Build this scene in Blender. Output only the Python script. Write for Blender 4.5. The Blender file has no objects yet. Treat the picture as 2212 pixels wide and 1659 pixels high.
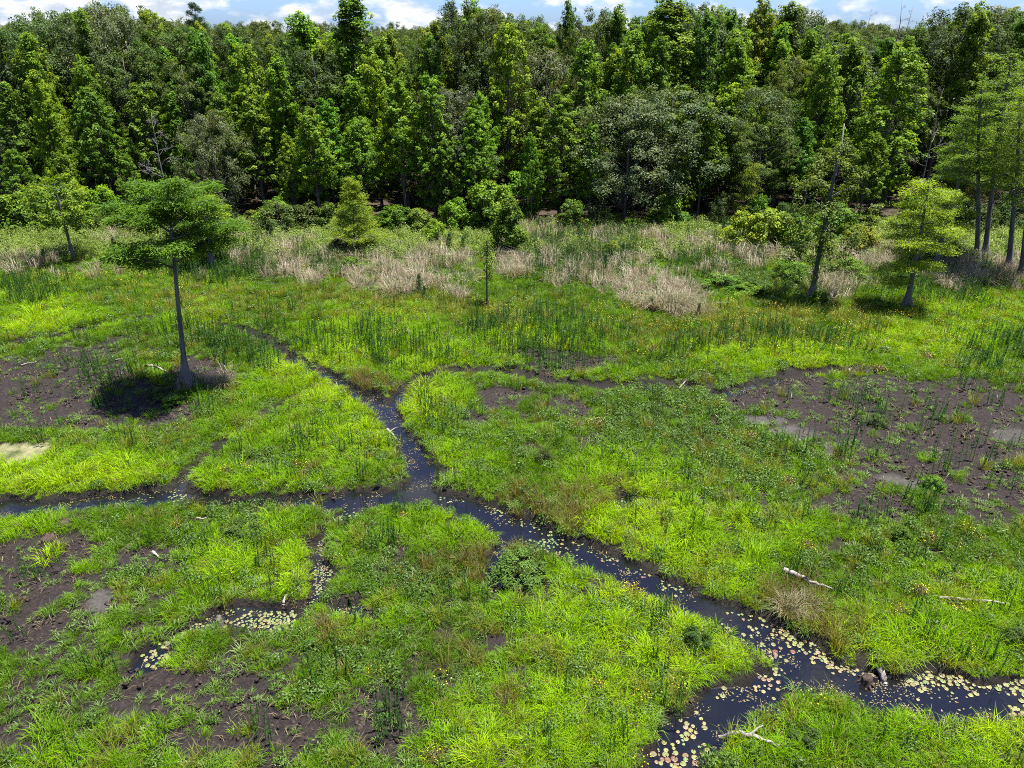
import bpy, math
import numpy as np
from mathutils import Vector

# ------------------------------------------------------------------ camera, sky, sun, exposure
W_PX, H_PX, F_PX = 2212.0, 1659.0, 1590.5          # tracing frame of the photograph and its focal length
CAM_H, PITCH = 16.0, math.radians(25.6)
SC = bpy.context.scene
COL = SC.collection

cam_d = bpy.data.cameras.new('camera')
cam_d.sensor_width = 36.0
cam_d.lens = 36.0 * F_PX / W_PX
cam_d.clip_start, cam_d.clip_end = 0.5, 12000.0
cam = bpy.data.objects.new('camera', cam_d)
COL.objects.link(cam)
cam.location = (0, 0, CAM_H)
cam.rotation_euler = (math.pi / 2 - PITCH, 0, 0)
SC.camera = cam

TO_SUN = Vector((0.25, 0.07, 1.0)).normalized()
sun_el = math.asin(TO_SUN.z)
sun_az = math.atan2(TO_SUN.x, TO_SUN.y)
sd = bpy.data.lights.new('sun', 'SUN')
sd.energy, sd.angle, sd.color = 5.0, math.radians(0.53), (1.0, 0.95, 0.87)
sun = bpy.data.objects.new('sun', sd)
COL.objects.link(sun)
sun.rotation_euler = TO_SUN.to_track_quat('Z', 'Y').to_euler()
sun.location = (0, 0, 60)

SC.view_settings.view_transform = 'Standard'
SC.view_settings.look = 'None'
SC.view_settings.gamma = 1.0
SC.view_settings.use_curve_mapping = False
SC.view_settings.exposure = 1.8

world = bpy.data.worlds.new('World')
SC.world = world
world.use_nodes = True


def nd(nt, typ, **kw):
    n = nt.nodes.new(typ)
    for k, v in kw.items():
        setattr(n, k, v)
    return n


def mathn(nt, op, a, b=None, clamp=False):
    n = nd(nt, 'ShaderNodeMath', operation=op, use_clamp=clamp)
    for i, s in enumerate((a, b)):
        if s is None:
            continue
        if isinstance(s, (int, float)):
            n.inputs[i].default_value = s
        else:
            nt.links.new(s, n.inputs[i])
    return n.outputs[0]


def ramp(nt, fac, stops):
    n = nd(nt, 'ShaderNodeValToRGB')
    el = n.color_ramp.elements
    while len(el) < len(stops):
        el.new(0.5)
    for e, (p, c) in zip(el, stops):
        e.position = p
        e.color = (c[0], c[1], c[2], 1.0) if len(c) == 3 else c
    if fac is not None:
        nt.links.new(fac, n.inputs[0])
    return n.outputs[0]


def mixc(nt, fac, a, b, mode='MIX'):
    n = nd(nt, 'ShaderNodeMix', data_type='RGBA', blend_type=mode)
    for s, i in ((fac, 0), (a, 6), (b, 7)):
        if isinstance(s, (int, float)):
            n.inputs[i].default_value = s
        elif isinstance(s, tuple):
            n.inputs[i].default_value = (*s, 1.0)
        else:
            nt.links.new(s, n.inputs[i])
    return n.outputs[2]


def noise(nt, vec, scale, detail=4.0, rough=0.55):
    n = nd(nt, 'ShaderNodeTexNoise')
    n.inputs['Scale'].default_value = scale
    n.inputs['Detail'].default_value = detail
    n.inputs['Roughness'].default_value = rough
    if vec is not None:
        nt.links.new(vec, n.inputs['Vector'])
    return n.outputs[0]


def build_sky():
    nt = world.node_tree
    nt.nodes.clear()
    sky = nd(nt, 'ShaderNodeTexSky', sky_type='NISHITA', sun_disc=False)
    sky.sun_elevation = sun_el
    sky.sun_rotation = sun_az
    sky.air_density, sky.dust_density, sky.ozone_density = 1.0, 0.6, 1.6
    tc = nd(nt, 'ShaderNodeTexCoord')
    mp = nd(nt, 'ShaderNodeMapping')
    mp.inputs['Scale'].default_value = (1.0, 1.0, 2.3)
    mp.inputs['Location'].default_value = (0.31, 0.12, 0.05)
    nt.links.new(tc.outputs['Generated'], mp.inputs[0])
    big = noise(nt, mp.outputs[0], 15.0, 7.0, 0.55)
    huge = noise(nt, mp.outputs[0], 4.0, 2.0, 0.5)
    f = mathn(nt, 'ADD', big, mathn(nt, 'MULTIPLY', mathn(nt, 'SUBTRACT', huge, 0.5), 0.35))
    sep = nd(nt, 'ShaderNodeSeparateXYZ')
    nt.links.new(tc.outputs['Generated'], sep.inputs[0])
    f = mathn(nt, 'SUBTRACT', f, mathn(nt, 'MULTIPLY', mathn(nt, 'MINIMUM', mathn(nt, 'MAXIMUM', sep.outputs[2], 0.0), 0.5), 0.15))   # cumulus stack up towards the horizon
    cover = ramp(nt, f, [(0.44, (0, 0, 0)), (0.56, (1, 1, 1))])
    shade = noise(nt, mp.outputs[0], 34.0, 4.0, 0.6)
    ccol = ramp(nt, shade, [(0.36, (3.9, 4.4, 5.1)), (0.6, (6.6, 6.7, 6.9))])
    skyc = mixc(nt, 1.0, sky.outputs[0], (0.52, 0.74, 1.30), 'MULTIPLY')
    mix = mixc(nt, cover, skyc, ccol)
    bg = nd(nt, 'ShaderNodeBackground')
    bg.inputs['Strength'].default_value = 0.05
    nt.links.new(mix, bg.inputs['Color'])
    out = nd(nt, 'ShaderNodeOutputWorld')
    nt.links.new(bg.outputs[0], out.inputs[0])


build_sky()
cy = SC.cycles
cy.max_bounces = 4
cy.diffuse_bounces = 2
cy.glossy_bounces = 2
cy.transmission_bounces = 2
cy.transparent_max_bounces = 4
cy.caustics_reflective = cy.caustics_refractive = False
cy.use_denoising = False
cy.filter_width = 0.95

# ------------------------------------------------------------------ from the photograph to the place
CP, SP = math.cos(PITCH), math.sin(PITCH)


def ray(u, v):
    x = (np.asarray(u, float) - W_PX / 2) / F_PX
    y = (H_PX / 2 - np.asarray(v, float)) / F_PX
    return x, CP + y * SP, -SP + y * CP


def gnd(u, v, z=0.0):
    dx, dy, dz = ray(u, v)
    t = (z - CAM_H) / dz
    return dx * t, dy * t


def at(u, v, Y):
    """world X and Z of the point seen at u, v that stands Y metres off"""
    dx, dy, dz = ray(u, v)
    t = Y / dy
    return float(dx * t), float(CAM_H + dz * t)


def project(x, y, z):
    dz = z - CAM_H
    dep = y * CP - dz * SP
    up = y * SP + dz * CP
    return W_PX / 2 + F_PX * x / dep, H_PX / 2 - F_PX * up / dep


RNG = np.random.default_rng(7)


def vnoise(x, y, cell, seed):
    """smooth value noise over the plane, 0..1"""
    r = np.random.default_rng(seed)
    tab = r.random((256, 256))
    fx, fy = x / cell, y / cell
    ix, iy = np.floor(fx).astype(int), np.floor(fy).astype(int)
    tx, ty = fx - ix, fy - iy
    tx, ty = tx * tx * (3 - 2 * tx), ty * ty * (3 - 2 * ty)
    g = lambda a, b: tab[a & 255, b & 255]
    return (g(ix, iy) * (1 - tx) + g(ix + 1, iy) * tx) * (1 - ty) + (g(ix, iy + 1) * (1 - tx) + g(ix + 1, iy + 1) * tx) * ty


def fbm(x, y, cell, seed, o=3):
    s, a, t = 0, 1.0, 0
    for k in range(o):
        s = s + a * vnoise(x, y, cell / 2 ** k, seed + 31 * k)
        t += a
        a *= 0.5
    return s / t


def sstep(a, b, x):
    t = np.clip((x - a) / (b - a), 0, 1)
    return t * t * (3 - 2 * t)


# ------------------------------------------------------------------ field maps of the wetland (metres)
RES = 0.12
GX = np.arange(-64, 64, RES)
GY = np.arange(6, 82, RES)
XX, YY = np.meshgrid(GX, GY, indexing='ij')
UU, VV = project(XX, YY, np.zeros_like(XX))


def poly_dist(pts, hw, shift=0.0):
    """distance to a creek's edge; pts (u, v) traced, hw half widths in metres"""
    pu = np.array(pts, float)
    gx, gy = gnd(pu[:, 0], pu[:, 1], -0.15)
    gy = gy - shift
    hw = np.broadcast_to(np.asarray(hw, float), gx.shape)
    x0, x1, y0, y1 = gx.min() - 4, gx.max() + 4, gy.min() - 4, gy.max() + 4
    i0, i1 = np.searchsorted(GX, [x0, x1])
    j0, j1 = np.searchsorted(GY, [y0, y1])
    X, Y = XX[i0:i1, j0:j1], YY[i0:i1, j0:j1]
    best = np.full(X.shape, 9.0)
    for k in range(len(gx) - 1):
        ax, ay, bx, by = gx[k], gy[k], gx[k + 1], gy[k + 1]
        L = (bx - ax) ** 2 + (by - ay) ** 2 + 1e-9
        t = np.clip(((X - ax) * (bx - ax) + (Y - ay) * (by - ay)) / L, 0, 1)
        d = np.hypot(X - ax - t * (bx - ax), Y - ay - t * (by - ay)) - (hw[k] + t * (hw[k + 1] - hw[k]))
        best = np.minimum(best, d)
    out = np.full(XX.shape, 9.0)
    out[i0:i1, j0:j1] = best
    return out


WATER = [
    ([(640, 778), (690, 803), (730, 824), (762, 836), (792, 857), (826, 886), (852, 917), (882, 957), (906, 1002), (914, 1040), (900, 1066)],
     [.18, .25, .3, .28, .42, .48, .38, .42, .5, .55, .62]),
    ([(900, 1064), (960, 1082), (1030, 1100), (1085, 1130), (1150, 1160), (1230, 1188), (1330, 1222), (1400, 1258), (1470, 1288), (1540, 1320),
      (1610, 1350), (1690, 1392), (1750, 1430), (1810, 1460), (1900, 1484), (2000, 1497), (2120, 1500), (2300, 1502)],
     [.58, .5, .5, .68, .72, .5, .42, .55, .55, .48, .55, .72, .75, .6, .62, .62, .62, .62]),
    ([(1690, 1455), (1640, 1488), (1580, 1512), (1530, 1536), (1500, 1575), (1470, 1615), (1430, 1680)], [.35, .42, .42, .4, .42, .5, .55]),
    ([(-60, 1103), (100, 1092), (200, 1082), (330, 1070), (450, 1079), (550, 1084), (650, 1081), (750, 1078), (890, 1072)],
     [.42, .38, .35, .32, .27, .25, .27, .3, .38]),
    ([(860, 872), (872, 845), (885, 828)], [.3, .2, .12]),
    ([(388, 1066), (396, 1040), (405, 1016), (432, 1000)], [.2, .13, .1, .05]),
    ([(480, 1330), (540, 1322), (600, 1338), (630, 1345)], [.3, .42, .42, .2]),
    ([(320, 1430), (350, 1400), (390, 1372), (432, 1348)], [.25, .28, .22, .12]),
    ([(775, 1098), (735, 1118), (700, 1146), (692, 1190), (702, 1230), (700, 1262), (676, 1290)], [.10, .20, .17, .08, .20, .24, .08]),
    ([(1092, 1160), (1074, 1196), (1066, 1232), (1080, 1262), (1120, 1268), (1160, 1256)], [.3, .12, .12, .26, .3, .12]),
    ([(738, 1308), (778, 1318)], [.14, .14]),
    ([(1340, 1072), (1362, 1086)], [.16, .12]),
    ([(515, 1392), (535, 1396)], [.1, .05]),
]
DITCH = [
    ([(460, 700), (520, 712), (560, 724), (600, 748), (645, 780)], [.08, .12, .16, .2, .22]),
    ([(885, 828), (935, 806), (1000, 800), (1100, 806), (1200, 826), (1300, 833), (1400, 831), (1500, 838), (1550, 852)], [.16, .16, .14, .22, .26, .28, .26, .2, .2]),
    ([(1540, 856), (1600, 838), (1650, 823), (1720, 806), (1800, 801), (1880, 803)], [.14, .18, .16, .16, .16, .08]),
    ([(-40, 757), (80, 737), (150, 722), (220, 706), (320, 692)], [.1, .14, .12, .1, .06]),
    ([(430, 1000), (480, 965), (530, 925), (600, 880), (640, 858)], [.08, .1, .08, .1, .08]),
]
wob = (fbm(XX, YY, 0.8, 11) - 0.5) * 0.8
PAD = [.06, .08, .10, .16, .02, .04, .02, -.02, .0, .08, .06, .08, .06]      # low growth on the near bank hides this much of each creek
seen_ = []
wd = np.full(XX.shape, 9.0)
for p, h in WATER:
    wd = np.minimum(wd, poly_dist(p, np.array(h) + PAD[len(seen_)], .15))
    seen_.append(1)
wd = wd + wob * np.clip(wd + 1.2, 0.3, 1)
dd = np.full(XX.shape, 9.0)
DPAD = [.12, .17, .24, .2, -.02]
for (p, h), pd in zip(DITCH, DPAD):
    dd = np.minimum(dd, poly_dist(p, np.array(h) + pd, .2))
dd = dd + wob * 0.7


def blob(lst, soft=0.55):
    out = np.zeros(XX.shape)
    wu = UU + (fbm(XX, YY, 2.4, 71) - 0.5) * 70
    wv = VV + (fbm(XX, YY, 2.0, 83) - 0.5) * 36
    for (u, v, ru, rv, s) in lst:
        d = np.hypot((wu - u) / ru, (wv - v) / rv)
        out = np.maximum(out, s * (1 - sstep(1 - soft, 1 + soft * 0.6, d)))
    return out


BARE = blob([
    (60, 850, 130, 80, .85), (180, 820, 150, 75, .8), (300, 870, 130, 60, .8), (120, 910, 170, 35, .85), (420, 800, 90, 40, .65), (250, 745, 120, 30, .4),
    (1640, 860, 75, 28, .85), (1740, 850, 130, 45, .92), (1880, 870, 190, 60, .9), (2060, 860, 140, 50, .92), (2150, 930, 130, 80, .95), (1990, 950, 190, 70, .95), (1800, 925, 130, 40, .85),
    (1960, 1030, 180, 45, .7), (2140, 1070, 120, 60, .8), (1720, 930, 60, 22, .75), (1850, 1090, 130, 35, .58), (1640, 1090, 60, 25, .3),
    (1215, 785, 110, 26, .75), (1090, 858, 110, 28, .65), (1240, 885, 60, 26, .6), (1260, 950, 80, 30, .3), (1030, 900, 60, 20, .5),
    (60, 1230, 120, 90, .68), (150, 1180, 80, 40, .65), (300, 1195, 90, 30, .6), (230, 1295, 42, 34, .85), (60, 1370, 120, 60, .66), (330, 1490, 150, 50, .75), (300, 1540, 80, 30, .5),
    (480, 1500, 150, 60, .66), (560, 1590, 180, 60, .66), (420, 1600, 120, 50, .6), (800, 1560, 160, 90, .45), (850, 1190, 60, 22, .6), (600, 1395, 70, 30, .4), (470, 1440, 60, 25, .45),
    (40, 1600, 70, 60, .5), (1070, 1385, 40, 22, .7), (1640, 1590, 20, 20, .2), (430, 1130, 50, 16, .35),
])
MUD = blob([(1650, 905, 45, 12, .9), (1690, 930, 45, 12, 1), (1735, 950, 30, 12, .7), (1955, 1040, 75, 13, .9), (228, 1298, 32, 26, 1), (2190, 945, 40, 18, .7), (1790, 985, 20, 30, .5),
            (1350, 1085, 30, 20, .5), (240, 1560, 26, 10, .3)], .4)
ALGAE = blob([(30, 984, 62, 24, 1.0), (100, 978, 26, 8, .8)], .2)
DRY = blob([
    (60, 577, 100, 28, .75), (200, 590, 60, 22, .45), (420, 585, 60, 18, .3), (570, 575, 120, 34, .6), (700, 590, 90, 30, .5), (760, 545, 100, 26, .35), (870, 612, 120, 40, 1.15), (950, 575, 80, 36, .75),
    (1110, 580, 45, 30, 1.0), (1240, 522, 170, 30, .6), (1290, 580, 170, 46, .68), (1360, 612, 90, 30, .8), (1440, 650, 95, 38, 1.45), (1400, 520, 110, 30, .5), (1520, 540, 110, 34, .5), (1540, 610, 70, 26, .5),
    (1640, 550, 120, 30, .55), (1800, 630, 60, 36, .7), (1870, 565, 90, 40, .7), (2100, 592, 110, 36, 1.1), (2200, 600, 70, 36, .9), (500, 515, 120, 16, .5), (250, 520, 60, 20, .35), (620, 540, 80, 22, .5),
    (478, 815, 45, 22, 1.2), (1490, 962, 34, 18, .5), (970, 640, 80, 20, .5), (330, 640, 60, 16, .25), (960, 1310, 30, 18, .2)])
SEDGE = blob([  # brown and reddish sedges
    (1180, 1105, 130, 55, .9), (1300, 1075, 90, 40, .6), (1730, 1300, 90, 60, 1.0), (1800, 1370, 80, 40, .8), (1000, 1225, 90, 50, .85), (1120, 1215, 55, 45, .9), (965, 1410, 60, 55, .6), (1100, 1520, 30, 60, .7),
    (710, 1375, 70, 40, .9), (820, 838, 70, 28, 1.0), (1660, 1330, 60, 26, .7), (1190, 1430, 40, 60, .5), (1490, 960, 60, 30, .5), (700, 660, 500, 40, .45), (1500, 720, 300, 40, .45), (470, 660, 180, 40, .5),
    (1700, 690, 300, 40, .5), (1080, 690, 180, 40, .4), (1900, 1500, 60, 30, .4), (1740, 1560, 70, 30, .5), (1840, 1590, 60, 40, .5), (330, 950, 70, 26, .4), (1480, 1330, 50, 26, .3), (900, 1240, 60, 40, .4)])
FORB = blob([  # soft dark leafy herbs
    (1450, 900, 240, 100, .85), (1330, 870, 150, 50, .5), (520, 1130, 110, 45, .7), (640, 1000, 120, 50, .55), (1600, 1000, 200, 90, .6), (1900, 1230, 240, 70, .5), (880, 1250, 110, 50, .7), (380, 1160, 100, 40, .5),
    (760, 1480, 200, 120, .5), (1300, 1340, 120, 60, .4), (1500, 1390, 60, 30, .7), (120, 800, 120, 50, .4), (1050, 930, 160, 80, .4), (420, 745, 120, 40, .5), (350, 845, 60, 30, .6), (1720, 610, 260, 30, .7), (2000, 1180, 200, 60, .5)])
LUSH = blob([
    (120, 705, 200, 34, 1), (430, 690, 110, 30, .9), (680, 770, 120, 60, .9), (800, 720, 200, 60, .8), (1180, 740, 180, 50, .8), (950, 780, 160, 36, .8), (1700, 770, 260, 40, .9), (1980, 740, 240, 40, .9), (1300, 815, 220, 22, .7),
    (620, 830, 120, 50, .8), (720, 930, 140, 110, .9), (560, 930, 120, 50, .7), (140, 1030, 260, 50, 1), (540, 1040, 200, 40, .8), (930, 870, 110, 60, .9), (1010, 1010, 120, 70, .9), (1350, 1030, 160, 80, .9),
    (70, 1180, 130, 60, 1), (540, 1180, 160, 100, .8), (640, 1250, 60, 60, .8), (960, 1150, 130, 60, 1), (1300, 1330, 220, 110, .9), (1480, 1400, 220, 70, 1), (1330, 1150, 120, 60, 1), (1560, 1180, 220, 100, .9),
    (1900, 1400, 330, 90, 1), (2100, 1300, 200, 90, .8), (1700, 1590, 260, 80, .9), (2050, 1600, 260, 80, 1), (1550, 1640, 80, 40, 1), (1220, 1560, 260, 110, .7), (180, 1620, 200, 60, .7), (360, 1430, 70, 80, .6), (760, 1350, 120, 50, .9),
    (2100, 680, 200, 40, .7), (60, 655, 120, 30, .7), (1420, 1110, 80, 30, .9), (1060, 1620, 160, 60, .8)])
SPARSE = blob([(300, 1300, 420, 160, .8), (250, 1520, 420, 170, .95), (650, 1540, 360, 130, .85), (130, 830, 330, 120, .7), (1100, 870, 260, 60, .6), (1950, 1080, 300, 60, .8), (1850, 960, 420, 130, .8), (850, 1200, 160, 60, .5),
                (1700, 1080, 300, 80, .75), (1450, 960, 200, 80, .7), (1150, 1560, 200, 90, .4), (600, 980, 160, 60, .35), (1250, 790, 160, 40, .5), (450, 1180, 160, 60, .4)], .6)
BACK = sstep(575, 540, VV + (fbm(XX, YY, 3, 5) - .5) * 40)      # tall weedy margin in front of the wood
WOOD = sstep(66.5, 69.0, YY + (fbm(XX, YY, 5, 6) - .5) * 5)

Zg = (fbm(XX, YY, 5.0, 21) - .5) * 0.16 + (fbm(XX, YY, 0.8, 22) - .5) * 0.10
peat = np.clip(BARE * 1.2, 0, 1)
Zg += peat * ((fbm(XX, YY, 0.45, 23, 2) - .5) * 0.14)
Zg *= sstep(0.0, 0.6, wd)
Zg *= 1 - 0.9 * np.clip(MUD + ALGAE, 0, 1)
Zg -= 0.155 * (1 - sstep(-.15, .22, dd))
Zg -= 0.42 * (1 - sstep(-.30, .20, wd))
WATER_Z = -0.17


def samp(F, x, y):
    i = np.clip(((np.asarray(x) - GX[0]) / RES).round().astype(int), 0, len(GX) - 1)
    j = np.clip(((np.asarray(y) - GY[0]) / RES).round().astype(int), 0, len(GY) - 1)
    return F[i, j]


def gz(x, y):
    return float(samp(Zg, x, y)) if GX[0] < x < GX[-1] and GY[0] < y < GY[-1] else 0.0


# ------------------------------------------------------------------ mesh helpers
class MB:
    """collects vertices and faces; build() makes one mesh"""

    def __init__(self):
        self.v, self.a, self.f, self.m, self.n = [], [], [], [], 0

    def add(self, verts, faces, val=0.0, mat=0):
        verts = np.asarray(verts, float).reshape(-1, 3)
        faces = np.asarray(faces, int)
        self.v.append(verts)
        self.a.append(np.broadcast_to(np.asarray(val, float), (len(verts),)))
        self.f.append(faces + self.n)
        self.m.append(np.full(len(faces), mat))
        self.n += len(verts)

    def mesh(self, name, mats, smooth=False):
        me = bpy.data.meshes.new(name)
        V = np.concatenate(self.v)
        sizes = np.concatenate([np.full(len(f), f.shape[1]) for f in self.f])
        loops = np.concatenate([f.ravel() for f in self.f])
        me.vertices.add(len(V))
        me.vertices.foreach_set('co', V.ravel())
        me.loops.add(len(loops))
        me.loops.foreach_set('vertex_index', loops.astype(np.int32))
        me.polygons.add(len(sizes))
        me.polygons.foreach_set('loop_start', np.concatenate([[0], np.cumsum(sizes)[:-1]]).astype(np.int32))
        me.polygons.foreach_set('material_index', np.concatenate(self.m).astype(np.int32))
        if smooth:
            me.polygons.foreach_set('use_smooth', np.ones(len(sizes), bool))
        at_ = me.attributes.new('v', 'FLOAT', 'POINT')
        at_.data.foreach_set('value', np.concatenate(self.a).astype(np.float32))
        for m in (mats if isinstance(mats, (list, tuple)) else [mats]):
            me.materials.append(m)
        me.update(calc_edges=True)
        return me


def link(name, data, parent=None, **props):
    o = bpy.data.objects.new(name, data)
    COL.objects.link(o)
    if parent is not None:
        o.parent = parent
    for k, v in props.items():
        o[k] = v
    return o


def unit(a):
    return a / (np.linalg.norm(a, axis=-1, keepdims=True) + 1e-9)


def leaves(mb, C, N, T, ln, wd_, val, mat=0):
    """rhombic leaves at C with normal N and pointing along T"""
    N = unit(N)
    T = unit(T - (T * N).sum(1, keepdims=True) * N)
    B = np.cross(N, T)
    ln = np.broadcast_to(ln, (len(C),))[:, None]
    wd_ = np.broadcast_to(wd_, (len(C),))[:, None]
    V = np.stack([C - T * ln * .5, C + B * wd_ * .5 + T * ln * .05 - N * wd_ * .12, C + T * ln * .5, C - B * wd_ * .5 + T * ln * .05 - N * wd_ * .12], 1)
    F = np.arange(len(C) * 4).reshape(-1, 4)
    mb.add(V.reshape(-1, 3), F, np.repeat(np.broadcast_to(val, (len(C),)), 4), mat)


def blades(mb, rng, n, spread, h, w, lean, val=(0, 1), mat=0, hvar=.45, base=0.35, wind=(0, 0)):
    """arching grass blades, two segments each"""
    a = rng.random(n) * 2 * np.pi
    r = np.sqrt(rng.random(n)) * spread
    P = np.stack([np.cos(a) * r * base, np.sin(a) * r * base, np.zeros(n)], 1)
    hh = h * (1 - hvar + hvar * rng.random(n) * 1.4)
    a2 = a + rng.normal(0, .7, n)
    le = lean * (0.3 + rng.random(n)) * (0.4 + r / (spread + 1e-6))
    O = np.stack([np.cos(a2), np.sin(a2), np.zeros(n)], 1)
    S = np.stack([-np.sin(a2), np.cos(a2), np.zeros(n)], 1)
    Z = np.array([0, 0, 1.0])
    M = P + O * (hh * le * .35)[:, None] + Z * (hh * .6)[:, None]
    Tp = P + O * (hh * le * 1.05)[:, None] + Z * (hh * np.clip(1 - le * .45, .25, 1))[:, None]
    wv_ = np.array([wind[0], wind[1], 0.0])
    M = M + wv_ * (hh * .35)[:, None]
    Tp = Tp + wv_ * hh[:, None]
    ww = (w * (.7 + .6 * rng.random(n)))[:, None]
    V = np.stack([P - S * ww * .5, P + S * ww * .5, M + S * ww * .42, M - S * ww * .42, Tp], 1).reshape(-1, 3)
    i = np.arange(n)[:, None] * 5
    vv = np.repeat(val[0] + (val[1] - val[0]) * rng.random(n), 5)
    k = mb.n
    mb.add(V, i + np.array([[0, 1, 2, 3]]), vv, mat)
    mb.f.append(i + np.array([[3, 2, 4]]) + k)
    mb.m.append(np.full(n, mat))


def tube(mb, pts, rad, sides=7, val=0.5, mat=0, cap=True):
    pts = np.asarray(pts, float)
    rad = np.broadcast_to(np.asarray(rad, float), (len(pts),))
    d = unit(np.gradient(pts, axis=0))
    ref = np.array([0.31, 0.95, 0.05]) if abs(d[0][2]) > .6 else np.array([0.05, 0.1, 1.0])
    a = unit(np.cross(d, ref))
    b = np.cross(d, a)
    th = np.arange(sides) / sides * 2 * np.pi
    ring = pts[:, None] + rad[:, None, None] * (np.cos(th)[None, :, None] * a[:, None] + np.sin(th)[None, :, None] * b[:, None])
    V = ring.reshape(-1, 3)
    i = np.arange(len(pts) - 1)[:, None] * sides
    j = np.arange(sides)[None]
    q = np.stack([i + j, i + (j + 1) % sides, i + sides + (j + 1) % sides, i + sides + j], 2).reshape(-1, 4)
    k = mb.n
    mb.add(V, q, val, mat)
    if cap:
        for base in (0, (len(pts) - 1) * sides):
            mb.v.append(V[base:base + sides].mean(0, keepdims=True))
            mb.a.append(np.array([val if np.isscalar(val) else .5]))
            c = mb.n
            mb.n += 1
            t = np.stack([np.full(sides, c), k + base + np.arange(sides), k + base + (np.arange(sides) + 1) % sides], 1)
            mb.f.append(t)
            mb.m.append(np.full(sides, mat))


# ------------------------------------------------------------------ materials
def leafmat(name, cols, inst=0.0, vw=1.0, objcol=False, transl=0.35, rough=0.5, spec=0.25, tcol=(1.3, 1.2, .3)):
    m = bpy.data.materials.new(name)
    m.use_nodes = True
    nt = m.node_tree
    nt.nodes.clear()
    va = nd(nt, 'ShaderNodeAttribute', attribute_name='v')
    fac = mathn(nt, 'MULTIPLY', va.outputs['Fac'], vw)
    if inst:
        ti = nd(nt, 'ShaderNodeAttribute', attribute_name='tint', attribute_type='INSTANCER')
        fac = mathn(nt, 'ADD', fac, mathn(nt, 'MULTIPLY', ti.outputs['Fac'], inst))
    n = len(cols)
    col = ramp(nt, fac, [(i / (n - 1), c) for i, c in enumerate(cols)])
    if objcol:
        oi = nd(nt, 'ShaderNodeObjectInfo')
        col = mixc(nt, 1.0, col, oi.outputs['Color'], 'MULTIPLY')
    p = nd(nt, 'ShaderNodeBsdfPrincipled')
    p.inputs['Roughness'].default_value = rough
    p.inputs['Specular IOR Level'].default_value = spec
    nt.links.new(col, p.inputs['Base Color'])
    t = nd(nt, 'ShaderNodeBsdfTranslucent')
    nt.links.new(mixc(nt, 1.0, col, tcol, 'MULTIPLY'), t.inputs[0])
    mx = nd(nt, 'ShaderNodeMixShader')
    mx.inputs[0].default_value = transl
    nt.links.new(p.outputs[0], mx.inputs[1])
    nt.links.new(t.outputs[0], mx.inputs[2])
    o = nd(nt, 'ShaderNodeOutputMaterial')
    nt.links.new(mx.outputs[0], o.inputs[0])
    return m


def barkmat(name, c1, c2, scale=6.0, stretch=0.18, bump=.6, rough=.9):
    m = bpy.data.materials.new(name)
    m.use_nodes = True
    nt = m.node_tree
    p = nt.nodes['Principled BSDF']
    tc = nd(nt, 'ShaderNodeTexCoord')
    mp = nd(nt, 'ShaderNodeMapping')
    mp.inputs['Scale'].default_value = (1, 1, stretch)
    nt.links.new(tc.outputs['Object'], mp.inputs[0])
    n = noise(nt, mp.outputs[0], scale, 6, .65)
    nt.links.new(ramp(nt, n, [(.3, c1), (.72, c2)]), p.inputs['Base Color'])
    p.inputs['Roughness'].default_value = rough
    p.inputs['Specular IOR Level'].default_value = .15
    b = nd(nt, 'ShaderNodeBump')
    b.inputs['Strength'].default_value = bump
    b.inputs['Distance'].default_value = .05
    nt.links.new(n, b.inputs['Height'])
    nt.links.new(b.outputs[0], p.inputs['Normal'])
    return m


M_GRASS = leafmat('grass_blade', [(.038, .082, .005), (.074, .165, .003), (.145, .28, .003), (.245, .37, .005)], inst=.8, vw=.25, transl=.34, spec=.06)
M_WEED = leafmat('weed_leaf', [(.035, .075, .012), (.065, .13, .016), (.105, .18, .03), (.15, .21, .06)], inst=.55, vw=.5, transl=.35, spec=.22, rough=.5)
M_FORB = leafmat('herb_leaf', [(.034, .070, .012), (.060, .118, .016), (.095, .17, .022)], inst=.6, vw=.45, transl=.3)
M_SEDGE = leafmat('sedge_blade', [(.085, .058, .035), (.115, .10, .025), (.13, .15, .014), (.175, .205, .022)], inst=.7, vw=.35, transl=.35)
M_THATCH = leafmat('thatch', [(.10, .085, .03), (.17, .145, .065)], inst=.3, vw=1.5, transl=.2)
M_DRY = leafmat('dry_blade', [(.10, .115, .035), (.25, .21, .145), (.46, .395, .315)], inst=.55, vw=.5, transl=.25, tcol=(1.1, 1.0, .8))
M_REED = leafmat('reed_leaf', [(.012, .048, .006), (.028, .088, .010), (.05, .125, .014)], inst=.5, vw=.5, transl=.3)
M_MARGIN = leafmat('margin_leaf', [(.07, .12, .02), (.145, .21, .035), (.23, .29, .09)], inst=.55, vw=.5, transl=.4)
M_PETAL = leafmat('yellow_petal', [(.50, .36, .015), (.58, .48, .05)], inst=.3, vw=.7, transl=.3, tcol=(1, 1, .8))
M_BROAD = leafmat('broad_leaf', [(.045, .095, .010), (.110, .195, .016), (.20, .29, .026)], objcol=True, transl=.48, spec=.14, rough=.5)
M_FINE = leafmat('oak_leaf', [(.028, .050, .009), (.062, .094, .017), (.110, .152, .030)], objcol=True, transl=.38, spec=.15, rough=.55)
M_GREY = leafmat('grey_leaf', [(.038, .056, .020), (.076, .102, .040), (.13, .165, .072)], objcol=True, transl=.34, spec=.12, rough=.5)
M_CYP = leafmat('cypress_leaf', [(.070, .130, .012), (.125, .215, .018), (.19, .285, .028)], objcol=True, transl=.5, spec=.15)
M_NEEDLE = leafmat('pine_needle', [(.016, .04, .015), (.03, .065, .02), (.05, .10, .03)], objcol=True, transl=.2, spec=.3)
M_BARK = barkmat('bark', (.035, .030, .026), (.13, .115, .10))
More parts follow.
